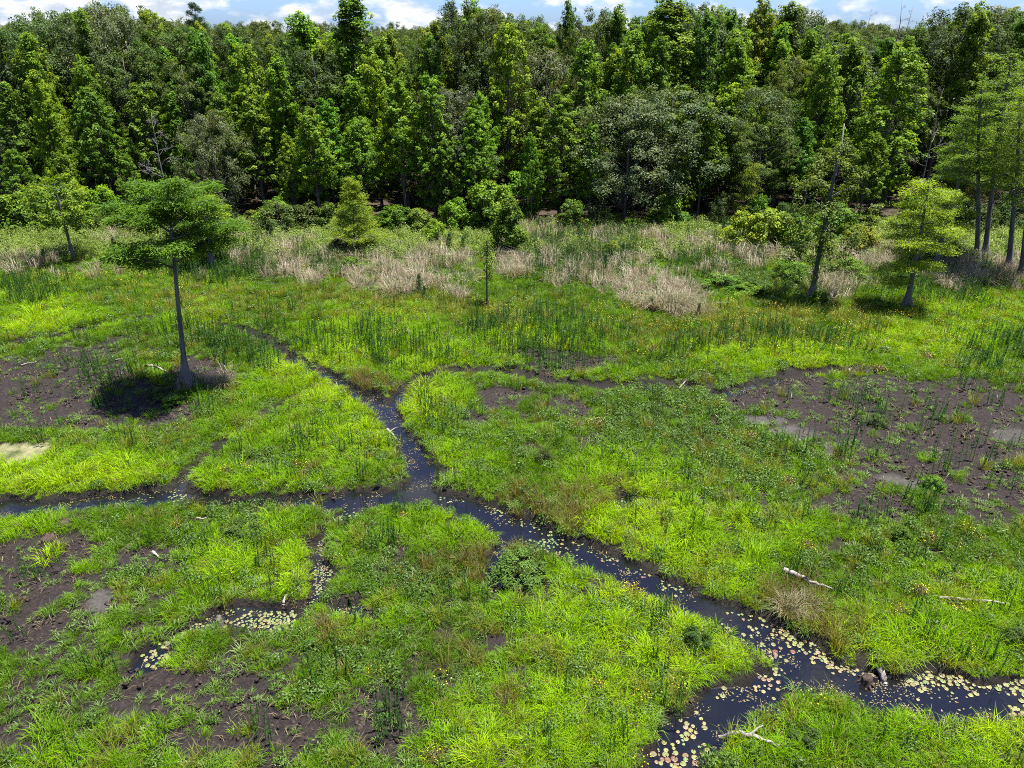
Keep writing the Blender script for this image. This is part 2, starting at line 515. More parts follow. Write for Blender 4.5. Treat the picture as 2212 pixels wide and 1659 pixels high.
M_CBARK = barkmat('cypress_bark', (.035, .034, .034), (.15, .145, .14), 7.0, .10, .9)
M_DEAD = barkmat('dead_wood', (.09, .082, .076), (.24, .225, .21), 8.0, .12, .6)
M_LOG = barkmat('weathered_log', (.09, .08, .072), (.33, .30, .27), 9.0, 1.0, .7)
M_ROT = barkmat('rotten_wood', (.02, .015, .012), (.075, .055, .045), 6.0, 1.0, .9)


def ground_material():
    m = bpy.data.materials.new('wet_peat')
    m.use_nodes = True
    nt = m.node_tree
    p = nt.nodes['Principled BSDF']
    g = lambda nme: nd(nt, 'ShaderNodeAttribute', attribute_name=nme).outputs['Fac']
    geo = nd(nt, 'ShaderNodeNewGeometry')
    pos = geo.outputs['Position']
    fine = noise(nt, pos, 9.0, 6, .7)
    mid = noise(nt, pos, 1.6, 5, .6)
    grit = noise(nt, pos, 38.0, 3, .6)
    peatc = ramp(nt, fine, [(.28, (.007, .0052, .0047)), (.5, (.0195, .0146, .0132)), (.72, (.046, .036, .033))])
    litter = ramp(nt, grit, [(.62, (0, 0, 0)), (.72, (1, 1, 1))])
    peatc = mixc(nt, mathn(nt, 'MULTIPLY', litter, .4), peatc, (.11, .085, .07))
    turf = ramp(nt, mid, [(.3, (.010, .012, .005)), (.7, (.026, .030, .010))])
    turf = mixc(nt, mathn(nt, 'MULTIPLY', fine, .5), turf, (.025, .020, .012))
    col = mixc(nt, g('bare'), turf, peatc)
    mudc = ramp(nt, fine, [(.3, (.045, .041, .038)), (.7, (.095, .088, .080))])
    col = mixc(nt, g('mud'), col, mudc)
    alg = ramp(nt, mid, [(.32, (.05, .07, .015)), (.5, (.17, .17, .08)), (.7, (.26, .245, .14))])
    col = mixc(nt, g('algae'), col, alg)
    col = mixc(nt, g('wet'), col, mixc(nt, fine, (.004, .003, .0026), (.018, .013, .0105)))
    col = mixc(nt, g('wood'), col, mixc(nt, fine, (.02, .015, .010), (.075, .055, .035)))
    nt.links.new(col, p.inputs['Base Color'])
    r = mathn(nt, 'SUBTRACT', .95, mathn(nt, 'MULTIPLY', g('wet'), .45))
    nt.links.new(r, p.inputs['Roughness'])
    p.inputs['Specular IOR Level'].default_value = .25
    b = nd(nt, 'ShaderNodeBump')
    b.inputs['Strength'].default_value = 1.0
    b.inputs['Distance'].default_value = .14
    nt.links.new(mathn(nt, 'ADD', fine, mathn(nt, 'MULTIPLY', grit, .4)), b.inputs['Height'])
    nt.links.new(b.outputs[0], p.inputs['Normal'])
    return m


def water_material():
    m = bpy.data.materials.new('blackwater')
    m.use_nodes = True
    nt = m.node_tree
    p = nt.nodes['Principled BSDF']
    p.inputs['Base Color'].default_value = (.005, .005, .006, 1)
    p.inputs['Roughness'].default_value = .04
    p.inputs['IOR'].default_value = 1.333
    p.inputs['Specular IOR Level'].default_value = 1.0
    geo = nd(nt, 'ShaderNodeNewGeometry')
    b = nd(nt, 'ShaderNodeBump')
    b.inputs['Strength'].default_value = .06
    b.inputs['Distance'].default_value = .03
    nt.links.new(noise(nt, geo.outputs['Position'], 5.0, 3, .5), b.inputs['Height'])
    nt.links.new(b.outputs[0], p.inputs['Normal'])
    return m


# ------------------------------------------------------------------ ground and water
F_ALG = fbm(XX, YY, .5, 91)


def build_ground():
    def axis(pts):
        out = [pts[0][0]]
        for (a, _, ), (b, s) in zip(pts[:-1], pts[1:]):
            n = max(1, int(round((b - a) / s)))
            out += list(np.linspace(a, b, n + 1)[1:])
        return np.array(out)
    far = [(200., 30.), (600., 100.), (2000., 350.), (6000., 1000.)]
    xp = axis([(0., 0)] + [(14., .17), (24., .22), (46., .32), (63., .6), (90., 3.)] + far)
    xs = np.concatenate([-xp[:0:-1], xp])
    ys = axis([(-600., 0), (-60., 90.), (0., 10.), (9., 1.5), (22., .16), (34., .2), (50., .28), (72., .42), (81., 1.), (110., 4.)] + far)
    X, Y = np.meshgrid(xs, ys, indexing='ij')
    inside = (X > GX[0]) & (X < GX[-1]) & (Y > GY[0]) & (Y < GY[-1])
    edge = sstep(0, 3, np.minimum.reduce([X - GX[0], GX[-1] - X, Y - GY[0], GY[-1] - Y]))
    S = lambda F, d=0.0: np.where(inside, samp(F, X, Y), d)
    Z = S(Zg) * edge
    V = np.stack([X, Y, Z], 2).reshape(-1, 3)
    ny = len(ys)
    i, j = np.meshgrid(np.arange(len(xs) - 1), np.arange(ny - 1), indexing='ij')
    a = (i * ny + j).ravel()
    F = np.stack([a, a + ny, a + ny + 1, a + 1], 1)
    mb = MB()
    mb.add(V, F, 0.0)
    me = mb.mesh('ground', ground_material(), True)
    wet = np.maximum(1 - sstep(.0, .35, wd), (1 - sstep(.0, .3, dd)) * .9)
    for nme, val in (('bare', S(np.clip(BARE * 1.5 + SPARSE * .9, 0, 1))), ('mud', S(np.clip(MUD, 0, 1))), ('algae', S(sstep(.35, .6, ALGAE + (F_ALG - .5) * .8))), ('wet', S(wet)), ('wood', S(WOOD, 1.0))):
        at_ = me.attributes.new(nme, 'FLOAT', 'POINT')
        at_.data.foreach_set('value', val.ravel().astype(np.float32))
    link('ground', me, kind='structure')
    mb = MB()
    mb.add([(-60, 8, WATER_Z), (60, 8, WATER_Z), (60, 62, WATER_Z), (-60, 62, WATER_Z)], [[0, 1, 2, 3]])
    link('water', mb.mesh('water', water_material()), kind='structure')


build_ground()

# ------------------------------------------------------------------ low growth: grass, weeds, sedge, reeds, scattered as masses
def scatter(name, templates, x, y, z, rz, sc, tint, label, category, tilt=0.12, rng=RNG):
    """one mass of uncountable plants: tufts instanced on points"""
    n = len(x)
    me = bpy.data.meshes.new(name)
    me.vertices.add(n)
    me.vertices.foreach_set('co', np.stack([x, y, z], 1).ravel())
    rot = np.stack([rng.normal(0, tilt, n), rng.normal(0, tilt, n), rz], 1)
    for nme, typ, dat, key in (('rot', 'FLOAT_VECTOR', rot.ravel(), 'vector'), ('size', 'FLOAT', sc, 'value'), ('tint', 'FLOAT', tint, 'value'), ('pick', 'INT', rng.integers(0, len(templates), n), 'value')):
        a = me.attributes.new(nme, typ, 'POINT')
        a.data.foreach_set(key, np.asarray(dat, np.int32 if typ == 'INT' else np.float32))
    o = link(name, me, kind='stuff', label=label, category=category)
    ng = bpy.data.node_groups.new(name, 'GeometryNodeTree')
    ng.interface.new_socket('Geometry', in_out='INPUT', socket_type='NodeSocketGeometry')
    ng.interface.new_socket('Geometry', in_out='OUTPUT', socket_type='NodeSocketGeometry')
    gi, go = ng.nodes.new('NodeGroupInput'), ng.nodes.new('NodeGroupOutput')
    g2i = ng.nodes.new('GeometryNodeGeometryToInstance')
    for k, t in enumerate(templates):
        src = bpy.data.objects.new('%s_tuft' % name, t)
        oi = ng.nodes.new('GeometryNodeObjectInfo')
        oi.inputs['Object'].default_value = src
        ng.links.new(oi.outputs['Geometry'], g2i.inputs[0])
    iop = ng.nodes.new('GeometryNodeInstanceOnPoints')
    iop.inputs['Pick Instance'].default_value = True

    def na(nme, typ):
        q = ng.nodes.new('GeometryNodeInputNamedAttribute')
        q.data_type = typ
        q.inputs['Name'].default_value = nme
        return [s for s in q.outputs if s.enabled and s.name == 'Attribute'][0]
    ng.links.new(gi.outputs[0], iop.inputs['Points'])
    ng.links.new(g2i.outputs[0], iop.inputs['Instance'])
    ng.links.new(na('pick', 'INT'), iop.inputs['Instance Index'])
    ng.links.new(na('rot', 'FLOAT_VECTOR'), iop.inputs['Rotation'])
    ng.links.new(na('size', 'FLOAT'), iop.inputs['Scale'])
    ng.links.new(iop.outputs[0], go.inputs[0])
    md = o.modifiers.new('scatter', 'NODES')
    md.node_group = ng
    return o


def cells(seed, s0, s1, ymin=9.5, ymax=71.0, margin=3.5):
    """jittered points inside the view, spacing growing from s0 to s1 with distance"""
    r = np.random.default_rng(seed)
    xs, ys = [], []
    y = ymin
    while y < ymax:
        t = (y - ymin) / (ymax - ymin)
        s = s0 + (s1 - s0) * t
        half = (y * CP + CAM_H * SP) * (W_PX / 2) / F_PX + margin
        nx = int(2 * half / s)
        xs.append(-half + (np.arange(nx) + r.random(nx)) * s)
        ys.append(y + r.random(nx) * s)
        y += s
    x, y = np.concatenate(xs), np.concatenate(ys)
    ok = (np.abs(x) < 63)
    return x[ok], y[ok], r


def tuft_set(kind, n, seed):
    out = []
    for k in range(n):
        r = np.random.default_rng(seed + k)
        mb = MB()
        if kind == 'grass':
            hh, st = [(.18, .5), (.27, .5), (.31, .7), (.22, .65)][k % 4]
            blades(mb, r, 62, .24, hh * (.9 + .3 * r.random()), .0125, st, hvar=.6, base=.85, wind=r.normal(0, .28, 2))
            blades(mb, r, 8, .26, hh * .8, .012, 1.0, hvar=.6, base=.9, mat=1, val=(0, .25), wind=r.normal(0, .4, 2))
            mats = [M_GRASS, M_THATCH]
        elif kind == 'weed':      # broad arching straps, pale backs
            blades(mb, r, 30, .18, .20 + .08 * r.random(), .022, 1.2, hvar=.5, base=.7)
            mats = M_WEED
        elif kind == 'forb':
            m = 90
            a, q = r.random(m) * 2 * np.pi, np.sqrt(r.random(m))
            C = np.stack([np.cos(a) * q * .24, np.sin(a) * q * .24, (.10 + .28 * np.sqrt(1 - .75 * q ** 2)) * (.55 + .45 * r.random(m))], 1)
            N = unit(C * [1.4, 1.4, .6] + r.normal(0, .18, (m, 3)) + [0, 0, .12])
            leaves(mb, C, N, r.normal(0, 1, (m, 3)), .085, .035, r.random(m))
            mats = M_FORB
        elif kind == 'sedge':
            blades(mb, r, 60, .22, .46 + .12 * r.random(), .012, .5, hvar=.5, base=.8)
            mats = M_SEDGE
        elif kind == 'dry':
            blades(mb, r, 60, .42, 1.05 + .3 * r.random(), .017, .62, hvar=.5, base=.7)
            mats = M_DRY
        elif kind == 'reed':
            for s in range(r.integers(4, 9)):
                a, q = r.random() * 6.28, math.sqrt(r.random()) * .55
                hh = .7 + .5 * r.random()
                p0 = np.array([math.cos(a) * q, math.sin(a) * q, 0])
                p1 = p0 + [r.normal(0, .03), r.normal(0, .03), hh]
                tube(mb, [p0, (p0 + p1) / 2, p1], [.008, .007, .003], 3, .3, 0, False)
                m = 40
                t = np.sort(r.random(m)) * .86 + .14
                th = r.random(m) * 6.28
                D = np.stack([np.cos(th), np.sin(th), np.full(m, .9)], 1)
                ln = .085 * (1.15 - .75 * t)
                C = p0 + (p1 - p0) * t[:, None] + unit(D) * ln[:, None] * .5
                leaves(mb, C, np.stack([-np.cos(th) * .7, -np.sin(th) * .7, np.full(m, .6)], 1), D, ln * 1.3, .025, .2 + .8 * r.random(m))
            mats = M_REED
        elif kind == 'margin':
            m = 130
            a, q = r.random(m) * 2 * np.pi, np.sqrt(r.random(m))
            hh = .75 + .3 * r.random()
            C = np.stack([np.cos(a) * q * .40, np.sin(a) * q * .40, hh * (.2 + .8 * np.sqrt(1 - .7 * q ** 2)) * (.35 + .65 * r.random(m))], 1)
            N = unit(C * [1.2, 1.2, .5] + r.normal(0, .3, (m, 3)) + [0, 0, .25])
            leaves(mb, C, N, r.normal(0, 1, (m, 3)) + [0, 0, .5], .13, .05, r.random(m))
            mats = M_MARGIN
        elif kind == 'flower':
            blades(mb, r, 14, .2, .45, .012, .4, base=.7, val=(.3, 1))
            m = 11
            a, q = r.random(m) * 6.28, np.sqrt(r.random(m)) * .28
            C = np.stack([np.cos(a) * q, np.sin(a) * q, .38 + .16 * r.random(m)], 1)
            for s in (0, 1.57):
                leaves(mb, C, r.normal(0, .35, (m, 3)) + [0, 0, 1], np.stack([np.cos(a + s), np.sin(a + s), 0 * a], 1), .040, .030, r.random(m), 1)
            mats = [M_SEDGE, M_PETAL]
        out.append(mb.mesh(kind, mats))
    return out


def grow(name, kind, nv, seed, s0, s1, prob, size, tint, label, category, ymax=71.0, tilt=.12, zoff=0.0):
    x, y, r = cells(seed, s0, s1, ymax=ymax)
    keep = r.random(len(x)) < prob(x, y)
    x, y = x[keep], y[keep]
    z = samp(Zg, x, y) + zoff
    return scatter(name, tuft_set(kind, nv, seed * 10), x, y, z, r.random(len(x)) * 6.283, size(x, y) * (.75 + .5 * r.random(len(x))), tint(x, y, r), label, category, tilt, r)


F_BIG = fbm(XX, YY, 3.2, 301)
F_MID = fbm(XX, YY, 1.1, 302)
F_SML = fbm(XX, YY, .5, 303)
HUE = np.clip(.5 + (F_BIG - .5) * 1.6 + (F_MID - .5) * .9, 0, 1)
dry_land = sstep(.02, .16, wd) * sstep(-.02, .10, dd) * (1 - np.clip(MUD * 1.1, 0, 1)) * (1 - sstep(.3, .5, ALGAE))
BARE_P = sstep(.22, .46, BARE + (F_MID - .5) * .85 + (F_SML - .5) * .45)     # patchy bare peat
F_GAP = fbm(XX, YY, .5, 305, 2)
GAP = sstep(.0, .16, np.maximum(SPARSE, .66) * .62 - F_GAP)                                    # bare gaps between tufts in thin turf
open_ = dry_land * (1 - WOOD)
SHORT = .5 + .5 * sstep(.1, .75, np.minimum(wd, dd))                            # grazed low along the water
bank = 1 - sstep(.3, 1.5, np.minimum(wd, dd * 1.6))

W_DRY = np.clip(DRY * 1.2 + (F_MID - .5) * 1.7 + (F_SML - .5) * .5 - .22, 0, 1) * (DRY > .05)
W_SEDGE = np.clip(SEDGE * .9 + (F_BIG - .5) * .7 + (F_MID - .5) * .5 - .05, 0, 1)
W_FORB = np.clip(FORB * .9 + (F_MID - .5) * .9 + (F_BIG - .5) * .4, 0, 1) * (1 - BACK)
P_GRASS = open_ * (1 - BARE_P * .97) * (1 - .92 * GAP) * (1 - .75 * W_DRY) * (1 - .72 * W_SEDGE) * (1 - .6 * W_FORB) * (1 - .55 * BACK)
near = lambda y: np.asarray(y)

S = samp
grow('marsh_grass', 'grass', 12, 41, .175, .33, lambda x, y: S(P_GRASS, x, y), lambda x, y: (.60 + .38 * S(np.clip(LUSH + bank * .2, 0, 1), x, y) + .010 * y) * (.45 + 1.15 * S(F_SML, x, y)) * S(SHORT, x, y),
     lambda x, y, r: np.clip(.27 + .60 * S(np.clip(LUSH * .75 + bank * .35, 0, 1), x, y) + (S(F_BIG, x, y) - .5) * .9 + (S(F_MID, x, y) - .5) * .5 + r.normal(0, .09, len(x)), 0, 1.1),
     'bright green marsh grass covering the wet meadow between the creeks', 'grass')
grow('weeds', 'weed', 6, 42, .24, .42, lambda x, y: S(open_ * np.clip(.26 + .5 * BARE * (F_SML > .44) + .25 * (F_MID - .5), 0, 1) * (1 - .85 * BARE_P * (F_MID < .56)) * (1 - BACK), x, y), lambda x, y: (.8 + .004 * y) * (1 - .35 * S(BARE_P, x, y)),
     lambda x, y, r: np.clip(.45 + r.normal(0, .25, len(x)), 0, 1.1), 'low strap leaved weeds sprouting in tufts on the bare peat', 'weeds')
grow('soft_herbs', 'forb', 6, 43, .26, .42, lambda x, y: S(open_ * np.clip(.06 + .85 * W_FORB, 0, 1) * (1 - .9 * BARE_P) * (1 - .85 * GAP), x, y), lambda x, y: .85 + .006 * y,
     lambda x, y, r: np.clip(S(HUE, x, y) * .7 + r.normal(.1, .18, len(x)), 0, 1.1), 'dark green soft leafy herbs growing among the marsh grass', 'herbs')
grow('sedge', 'sedge', 6, 44, .24, .40, lambda x, y: S(open_ * np.clip(.03 + .85 * W_SEDGE, 0, 1) * (1 - .9 * BARE_P) * (1 - .6 * W_DRY), x, y), lambda x, y: .85 + .006 * y,
     lambda x, y, r: np.clip(.62 - .55 * S(SEDGE, x, y) * (S(VV, x, y) > 760) + (S(F_MID, x, y) - .5) * .8 + r.normal(.1, .15, len(x)), 0, 1.1), 'olive and brown sedge in patches along the creek banks', 'sedge')
grow('dry_grass', 'dry', 6, 45, .40, .52, lambda x, y: S(open_ * W_DRY * .52, x, y), lambda x, y: .35 + .0115 * y,
     lambda x, y, r: np.clip(.15 + .5 * S(F_MID, x, y) + r.normal(0, .28, len(x)), 0, 1.1), 'tan dry bunch grass in the band before the wood', 'grass', tilt=.2)
grow('margin_weeds', 'margin', 6, 46, .5, .52, lambda x, y: S(open_ * np.clip(BACK * (.78 - .75 * W_DRY), 0, 1), x, y), lambda x, y: np.full(len(x), 1.0),
     lambda x, y, r: np.clip(S(HUE, x, y) * .7 + r.normal(.12, .2, len(x)), 0, 1.1), 'pale green leafy weeds crowding the foot of the wood', 'weeds', ymax=74)
REEDP = blob([(560, 740, 180, 50, .4), (1180, 730, 170, 50, .9), (1150, 790, 90, 20, .6), (860, 770, 120, 40, .4), (1700, 735, 180, 30, .6), (2160, 760, 90, 40, .8), (580, 770, 30, 40, .8), (1230, 560, 90, 60, .8), (1330, 540, 60, 60, .5), (440, 570, 140, 46, .8),
              (660, 945, 40, 30, .7), (970, 920, 90, 40, .4), (980, 1305, 40, 26, 1), (1990, 1110, 50, 26, .9), (1680, 1000, 40, 30, .6), (1860, 1130, 60, 40, .5), (250, 820, 50, 26, .4), (60, 640, 80, 30, .6), (1970, 610, 90, 30, .3),
              (1260, 760, 60, 30, .5), (1560, 560, 100, 50, .4), (2050, 640, 90, 30, .5), (700, 570, 90, 30, .3), (800, 740, 80, 40, .6), (1180, 1580, 30, 40, .3), (820, 1560, 100, 60, .25), (200, 830, 160, 70, .25), (1900, 950, 240, 100, .12), (1480, 760, 60, 20, .6),
              (810, 1180, 20, 30, .7), (1960, 1000, 60, 40, .25), (1500, 1130, 150, 60, .25), (60, 1240, 40, 30, .7)], .6)
grow('reeds', 'reed', 8, 47, .5, .5, lambda x, y: S(open_ * np.clip(REEDP * (.35 + 1.3 * (F_SML > .5)) * 1.1 + .03, 0, 1), x, y), lambda x, y: .78 + .006 * y,
     lambda x, y, r: np.clip(.3 + r.normal(0, .3, len(x)), 0, 1), 'dark green upright reed spikes standing in loose groups in the meadow', 'reeds', tilt=.05)
FLOW = blob([(1500, 700, 180, 30, .5), (1800, 700, 260, 36, 1), (1950, 740, 220, 36, .8), (1620, 760, 120, 20, .5), (1070, 680, 60, 14, .8), (300, 640, 250, 40, .25), (1000, 700, 250, 40, .3), (2050, 700, 160, 40, .6), (1450, 690, 80, 30, .4), (1600, 700, 90, 30, .6),
              (180, 620, 160, 30, .3), (700, 780, 60, 20, .2), (1840, 1010, 80, 30, .2), (500, 1010, 60, 20, .3), (560, 1088, 60, 8, .4), (2080, 1180, 120, 50, .25), (1380, 690, 160, 40, .35)], .6)
grow('yellow_flowers', 'flower', 5, 48, .45, .45, lambda x, y: S(open_ * np.clip(FLOW * (.4 + .9 * (F_SML > .52)) * .55 + .008, 0, 1) * (1 - BARE_P), x, y), lambda x, y: .8 + .006 * y,
     lambda x, y, r: r.random(len(x)), 'small yellow flowers sprinkled through the far meadow', 'flowers', ymax=60)


def clod_set():
    out = []
    for k in range(5):
        r = np.random.default_rng(330 + k)
        mb = MB()
        for q in range(7):
            c = np.r_[r.normal(0, .16, 2), .0]
            d = unit(r.normal(0, 1, (8, 3)))
            base_ = np.array([[x, y, z] for x in (-1, 1) for y in (-1, 1) for z in (-1, 1)]) * r.uniform(.015, .05, 3) + d * .012
            mb.add(base_ + c, [[0, 1, 3, 2], [4, 6, 7, 5], [0, 4, 5, 1], [2, 3, 7, 6], [1, 5, 7, 3], [0, 2, 6, 4]], r.random())
        blades(mb, r, 6, .3, .16, .012, 1.6, base=.9, mat=1, val=(0, 1))
        out.append(mb.mesh('clods', [M_CLOD, M_THATCH]))
    return out


def specks_set():
    out = []
    for k in range(4):
        r = np.random.default_rng(340 + k)
        mb = MB()
        n = 16
        a = r.random(n) * 6.28
        leaves(mb, np.c_[r.normal(0, .16, (n, 2)), r.uniform(.004, .012, n)], r.normal(0, .06, (n, 3)) + [0, 0, 1], np.c_[np.cos(a), np.sin(a), 0 * a], r.uniform(.03, .09, n), r.uniform(.02, .05, n), r.random(n))
        out.append(mb.mesh('specks', M_SPECK))
    return out


M_CLOD = leafmat('peat_clod', [(.01, .0072, .0062), (.045, .033, .029)], inst=.3, vw=.7, transl=.0, spec=.2, rough=.9)
M_SPECK = leafmat('scum_leaf', [(.02, .014, .008), (.06, .045, .02), (.12, .11, .04), (.14, .08, .05)], inst=.4, vw=.6, transl=.0, spec=.3)
x, y, r = cells(51, .34, .5, ymax=48)
k = r.random(len(x)) < S(open_ * np.clip(BARE_P * .3 + GAP * .2, 0, 1), x, y)
x, y = x[k], y[k]
scatter('peat_clods', clod_set(), x, y, S(Zg, x, y), r.random(len(x)) * 6.28, .6 + .8 * r.random(len(x)), r.random(len(x)), 'crumbly dark peat clods and dead stems strewn on the bare ground', 'peat', .1, r)
x, y, r = cells(52, .2, .3, ymax=48)
k = (r.random(len(x)) < S(np.exp(-np.clip(-wd - .05, 0, 9) / .14) * .45 + .01 + .2 * (F_MID > .64), x, y)) & (S(Zg, x, y) < WATER_Z - .005)
x, y = x[k], y[k]
scatter('floating_scum', specks_set(), x, y, np.full(len(x), WATER_Z), r.random(len(x)) * 6.28, .7 + .6 * r.random(len(x)), r.random(len(x)), 'brown leaf scum and small floating debris along the water edges', 'debris', .0, r)

# ------------------------------------------------------------------ tree makers
UP = np.array([0, 0, 1.0])


def spine(rng, H, n=8, bend=.02, lean=(0, 0)):
    t = np.linspace(0, 1, n)
    w = np.cumsum(rng.normal(0, bend * H / n * 2.2, (n, 2)), 0)
    w -= w[0]
    return np.stack([w[:, 0] * t + lean[0] * t, w[:, 1] * t + lean[1] * t, t * H], 1)


def on_spine(P, z):
    return np.stack([np.interp(z, P[:, 2], P[:, 0]), np.interp(z, P[:, 2], P[:, 1]), z], -1)


def limb(mb, a, b, r0, r1, rng, n=4, sag=.08, sides=5):
    t = np.linspace(0, 1, n)[:, None]
    L = np.linalg.norm(b - a)
    P = a + (b - a) * t + rng.normal(0, .035 * L, (n, 3)) * np.sin(t * np.pi) + UP * (sag * L) * np.sin(t * np.pi)
    tube(mb, P, np.linspace(r0, r1, n), sides, .5, 0, False)
    return P


PROF = {
    'maple': lambda t: np.minimum(1, .55 + 1.6 * t) * (1 - t) ** .55 * (1 - .1 * t) + .06,
    'gum': lambda t: np.minimum(1, .6 + 2.0 * t) * (1 - .93 * t) * 1.05 + .05,
    'oak': lambda t: np.sqrt(np.clip(1 - (1.75 * (t - .42)) ** 2 * .92, .05, 1)),
    'bay': lambda t: np.minimum(1, .7 + 2 * t) * (1 - t) ** .8 + .05,
    'shrub': lambda t: np.sqrt(np.clip(1 - (t * .98) ** 2, .03, 1)),
}


def broad(seed, H, R, cb, prof, nb, npf, nl, lsize, vs, mat, rp=(.3, .55), rise=.5, trunk=True, r0=.013, up=.55, spread=.34):
    r = np.random.default_rng(seed)
    tm, cm = MB(), MB()
    P = spine(r, H * .96, 9, .016)
    if trunk:
        tube(tm, P, np.linspace(1, .12, 9) ** .8 * H * r0 * np.r_[1.35, np.ones(8)], 8, .5)
    t = (np.arange(nb) + r.random(nb)) / nb
    az = np.arange(nb) * 2.39996 + r.normal(0, .35, nb)
    env = R * PROF[prof](t)
    q = .52 + .52 * r.random(nb)
    z = H * cb + t * H * (1 - cb) * .97
    ax = on_spine(P, z)
    tip = ax + np.stack([np.cos(az) * env * q, np.sin(az) * env * q, np.zeros(nb)], 1)
    if trunk:
        for k in range(nb):
            s0 = on_spine(P, max(H * cb * .6, z[k] - rise * env[k]))
            limb(tm, s0, tip[k], H * r0 * .34 * (1.15 - t[k]), .012, r)
    rb = np.clip(spread * R * (.45 + .55 * env / R), .3, None)
    o = unit(r.normal(0, 1, (nb, npf, 3))) * r.random((nb, npf, 1)) ** .45
    pc = (tip[:, None] + o * rb[:, None, None] * np.array([1, 1, vs])).reshape(-1, 3)
    n = len(pc)
    rr = r.uniform(rp[0], rp[1], n)
    lo = unit(r.normal(0, 1, (n, nl, 3)) + UP * .45) * (.35 + .65 * r.random((n, nl, 1)) ** .6)
    C = (pc[:, None] + lo * rr[:, None, None] * np.array([1, 1, .85 * max(1, vs * .75)])).reshape(-1, 3)
    out = unit(C - np.concatenate([ax[:, None].repeat(npf * nl, 1).reshape(-1, 3)[:, :2], (C[:, 2:] - .6)], 1))
    N = .55 * lo.reshape(-1, 3) + .35 * out + UP * up + r.normal(0, .38, C.shape)
    T = lo.reshape(-1, 3) * .8 - UP * .5 + r.normal(0, .5, C.shape)
    val = np.clip(np.repeat(np.clip(.45 + r.normal(0, .26, n) + .12 * (t.repeat(npf) - .5), 0, 1), nl) + r.normal(0, .14, len(C)), 0, 1)
    sz = lsize * (.7 + .6 * r.random(len(C)))
    leaves(cm, C, N, T, sz, sz * .62, val)
    return (tm.mesh('trunk', M_BARK, True) if trunk else None), cm.mesh('crown', mat)


def pine_tree(seed, H, R, cb):
    r = np.random.default_rng(seed)
    tm, cm = MB(), MB()
    P = spine(r, H, 8, .02)
    tube(tm, P, np.linspace(1, .15, 8) * H * .011, 7)
    nb = 26
    t = (np.arange(nb) + r.random(nb)) / nb
    z = H * (cb + (1 - cb) * t)
    az = np.arange(nb) * 2.4
    L = R * (1.05 - .75 * t) * (.5 + .5 * r.random(nb))
    for k in range(nb):
        a = on_spine(P, z[k])
        b = a + np.array([math.cos(az[k]), math.sin(az[k]), .25]) * L[k]
        Q = limb(tm, a, b, H * .003, .01, r)
        for s in np.linspace(.45, 1, 5):
            c = a + (b - a) * s + r.normal(0, .18, 3)
            m = 70
            D = unit(r.normal(0, 1, (m, 3)) + UP * .5)
            leaves(cm, c + D * .22, r.normal(0, 1, (m, 3)), D, .38, .03, np.clip(r.normal(.45, .25, m), 0, 1))
    return tm.mesh('trunk', M_BARK, True), cm.mesh('crown', M_NEEDLE)


def flare_trunk(mb, P, r_top, r_base, flare_h, sides=22, flutes=7, seed=0, r_mid=None):
    """cypress bole swelling into a fluted buttress"""
    r = np.random.default_rng(seed)
    H = P[-1, 2]
    zz = np.concatenate([np.linspace(-.25, flare_h * 1.3, 12), np.linspace(flare_h * 1.6, H, 10)])
    r_mid = r_mid or r_top * 2.2
    th = np.arange(sides) / sides * 2 * np.pi
    ph = r.random(3) * 6.28
    rings = []
    for z in zz:
        f = math.exp(-(max(z, 0) / flare_h) ** 1.5 * 1.9)
        base = r_top + (r_mid - r_top) * (1 - max(z, 0) / H) + (r_base - r_mid) * f
        fl = 1 + f * (.14 * np.cos(flutes * th + ph[0]) + .08 * np.cos((flutes + 4) * th + ph[1])) + .02 * np.cos(3 * th + ph[2] + z)
        c = on_spine(P, max(z, 0.0))
        rings.append(np.stack([c[0] + np.cos(th) * base * fl, c[1] + np.sin(th) * base * fl, np.full(sides, z)], 1))
    V = np.concatenate(rings)
    i = np.arange(len(zz) - 1)[:, None] * sides
    j = np.arange(sides)[None]
    mb.add(V, np.stack([i + j, i + (j + 1) % sides, i + sides + (j + 1) % sides, i + sides + j], 2).reshape(-1, 4), .5)


def sprays(cm, r, C, D, rad, n, val, flat=.42, ln=.16):
    """feathery flat sprays: narrow leaflets around centres C, droop outwards"""
    m = len(C)
    o = r.normal(0, .5, (m, n, 3)) * np.array([1, 1, flat])
    d = np.hypot(o[..., 0], o[..., 1])[..., None]
    P = C[:, None] + (o - UP * d * .22) * rad[:, None, None]
    T = o * np.array([1, 1, .3]) + D[:, None] * .35 + r.normal(0, .3, o.shape) - UP * .15
    N = UP + r.normal(0, .42, o.shape)
    v = np.clip(val[:, None] + r.normal(0, .16, (m, n)), 0, 1)
    leaves(cm, P.reshape(-1, 3), N.reshape(-1, 3), T.reshape(-1, 3), ln * (.7 + .6 * r.random(m * n)), ln * .27, v.ravel())


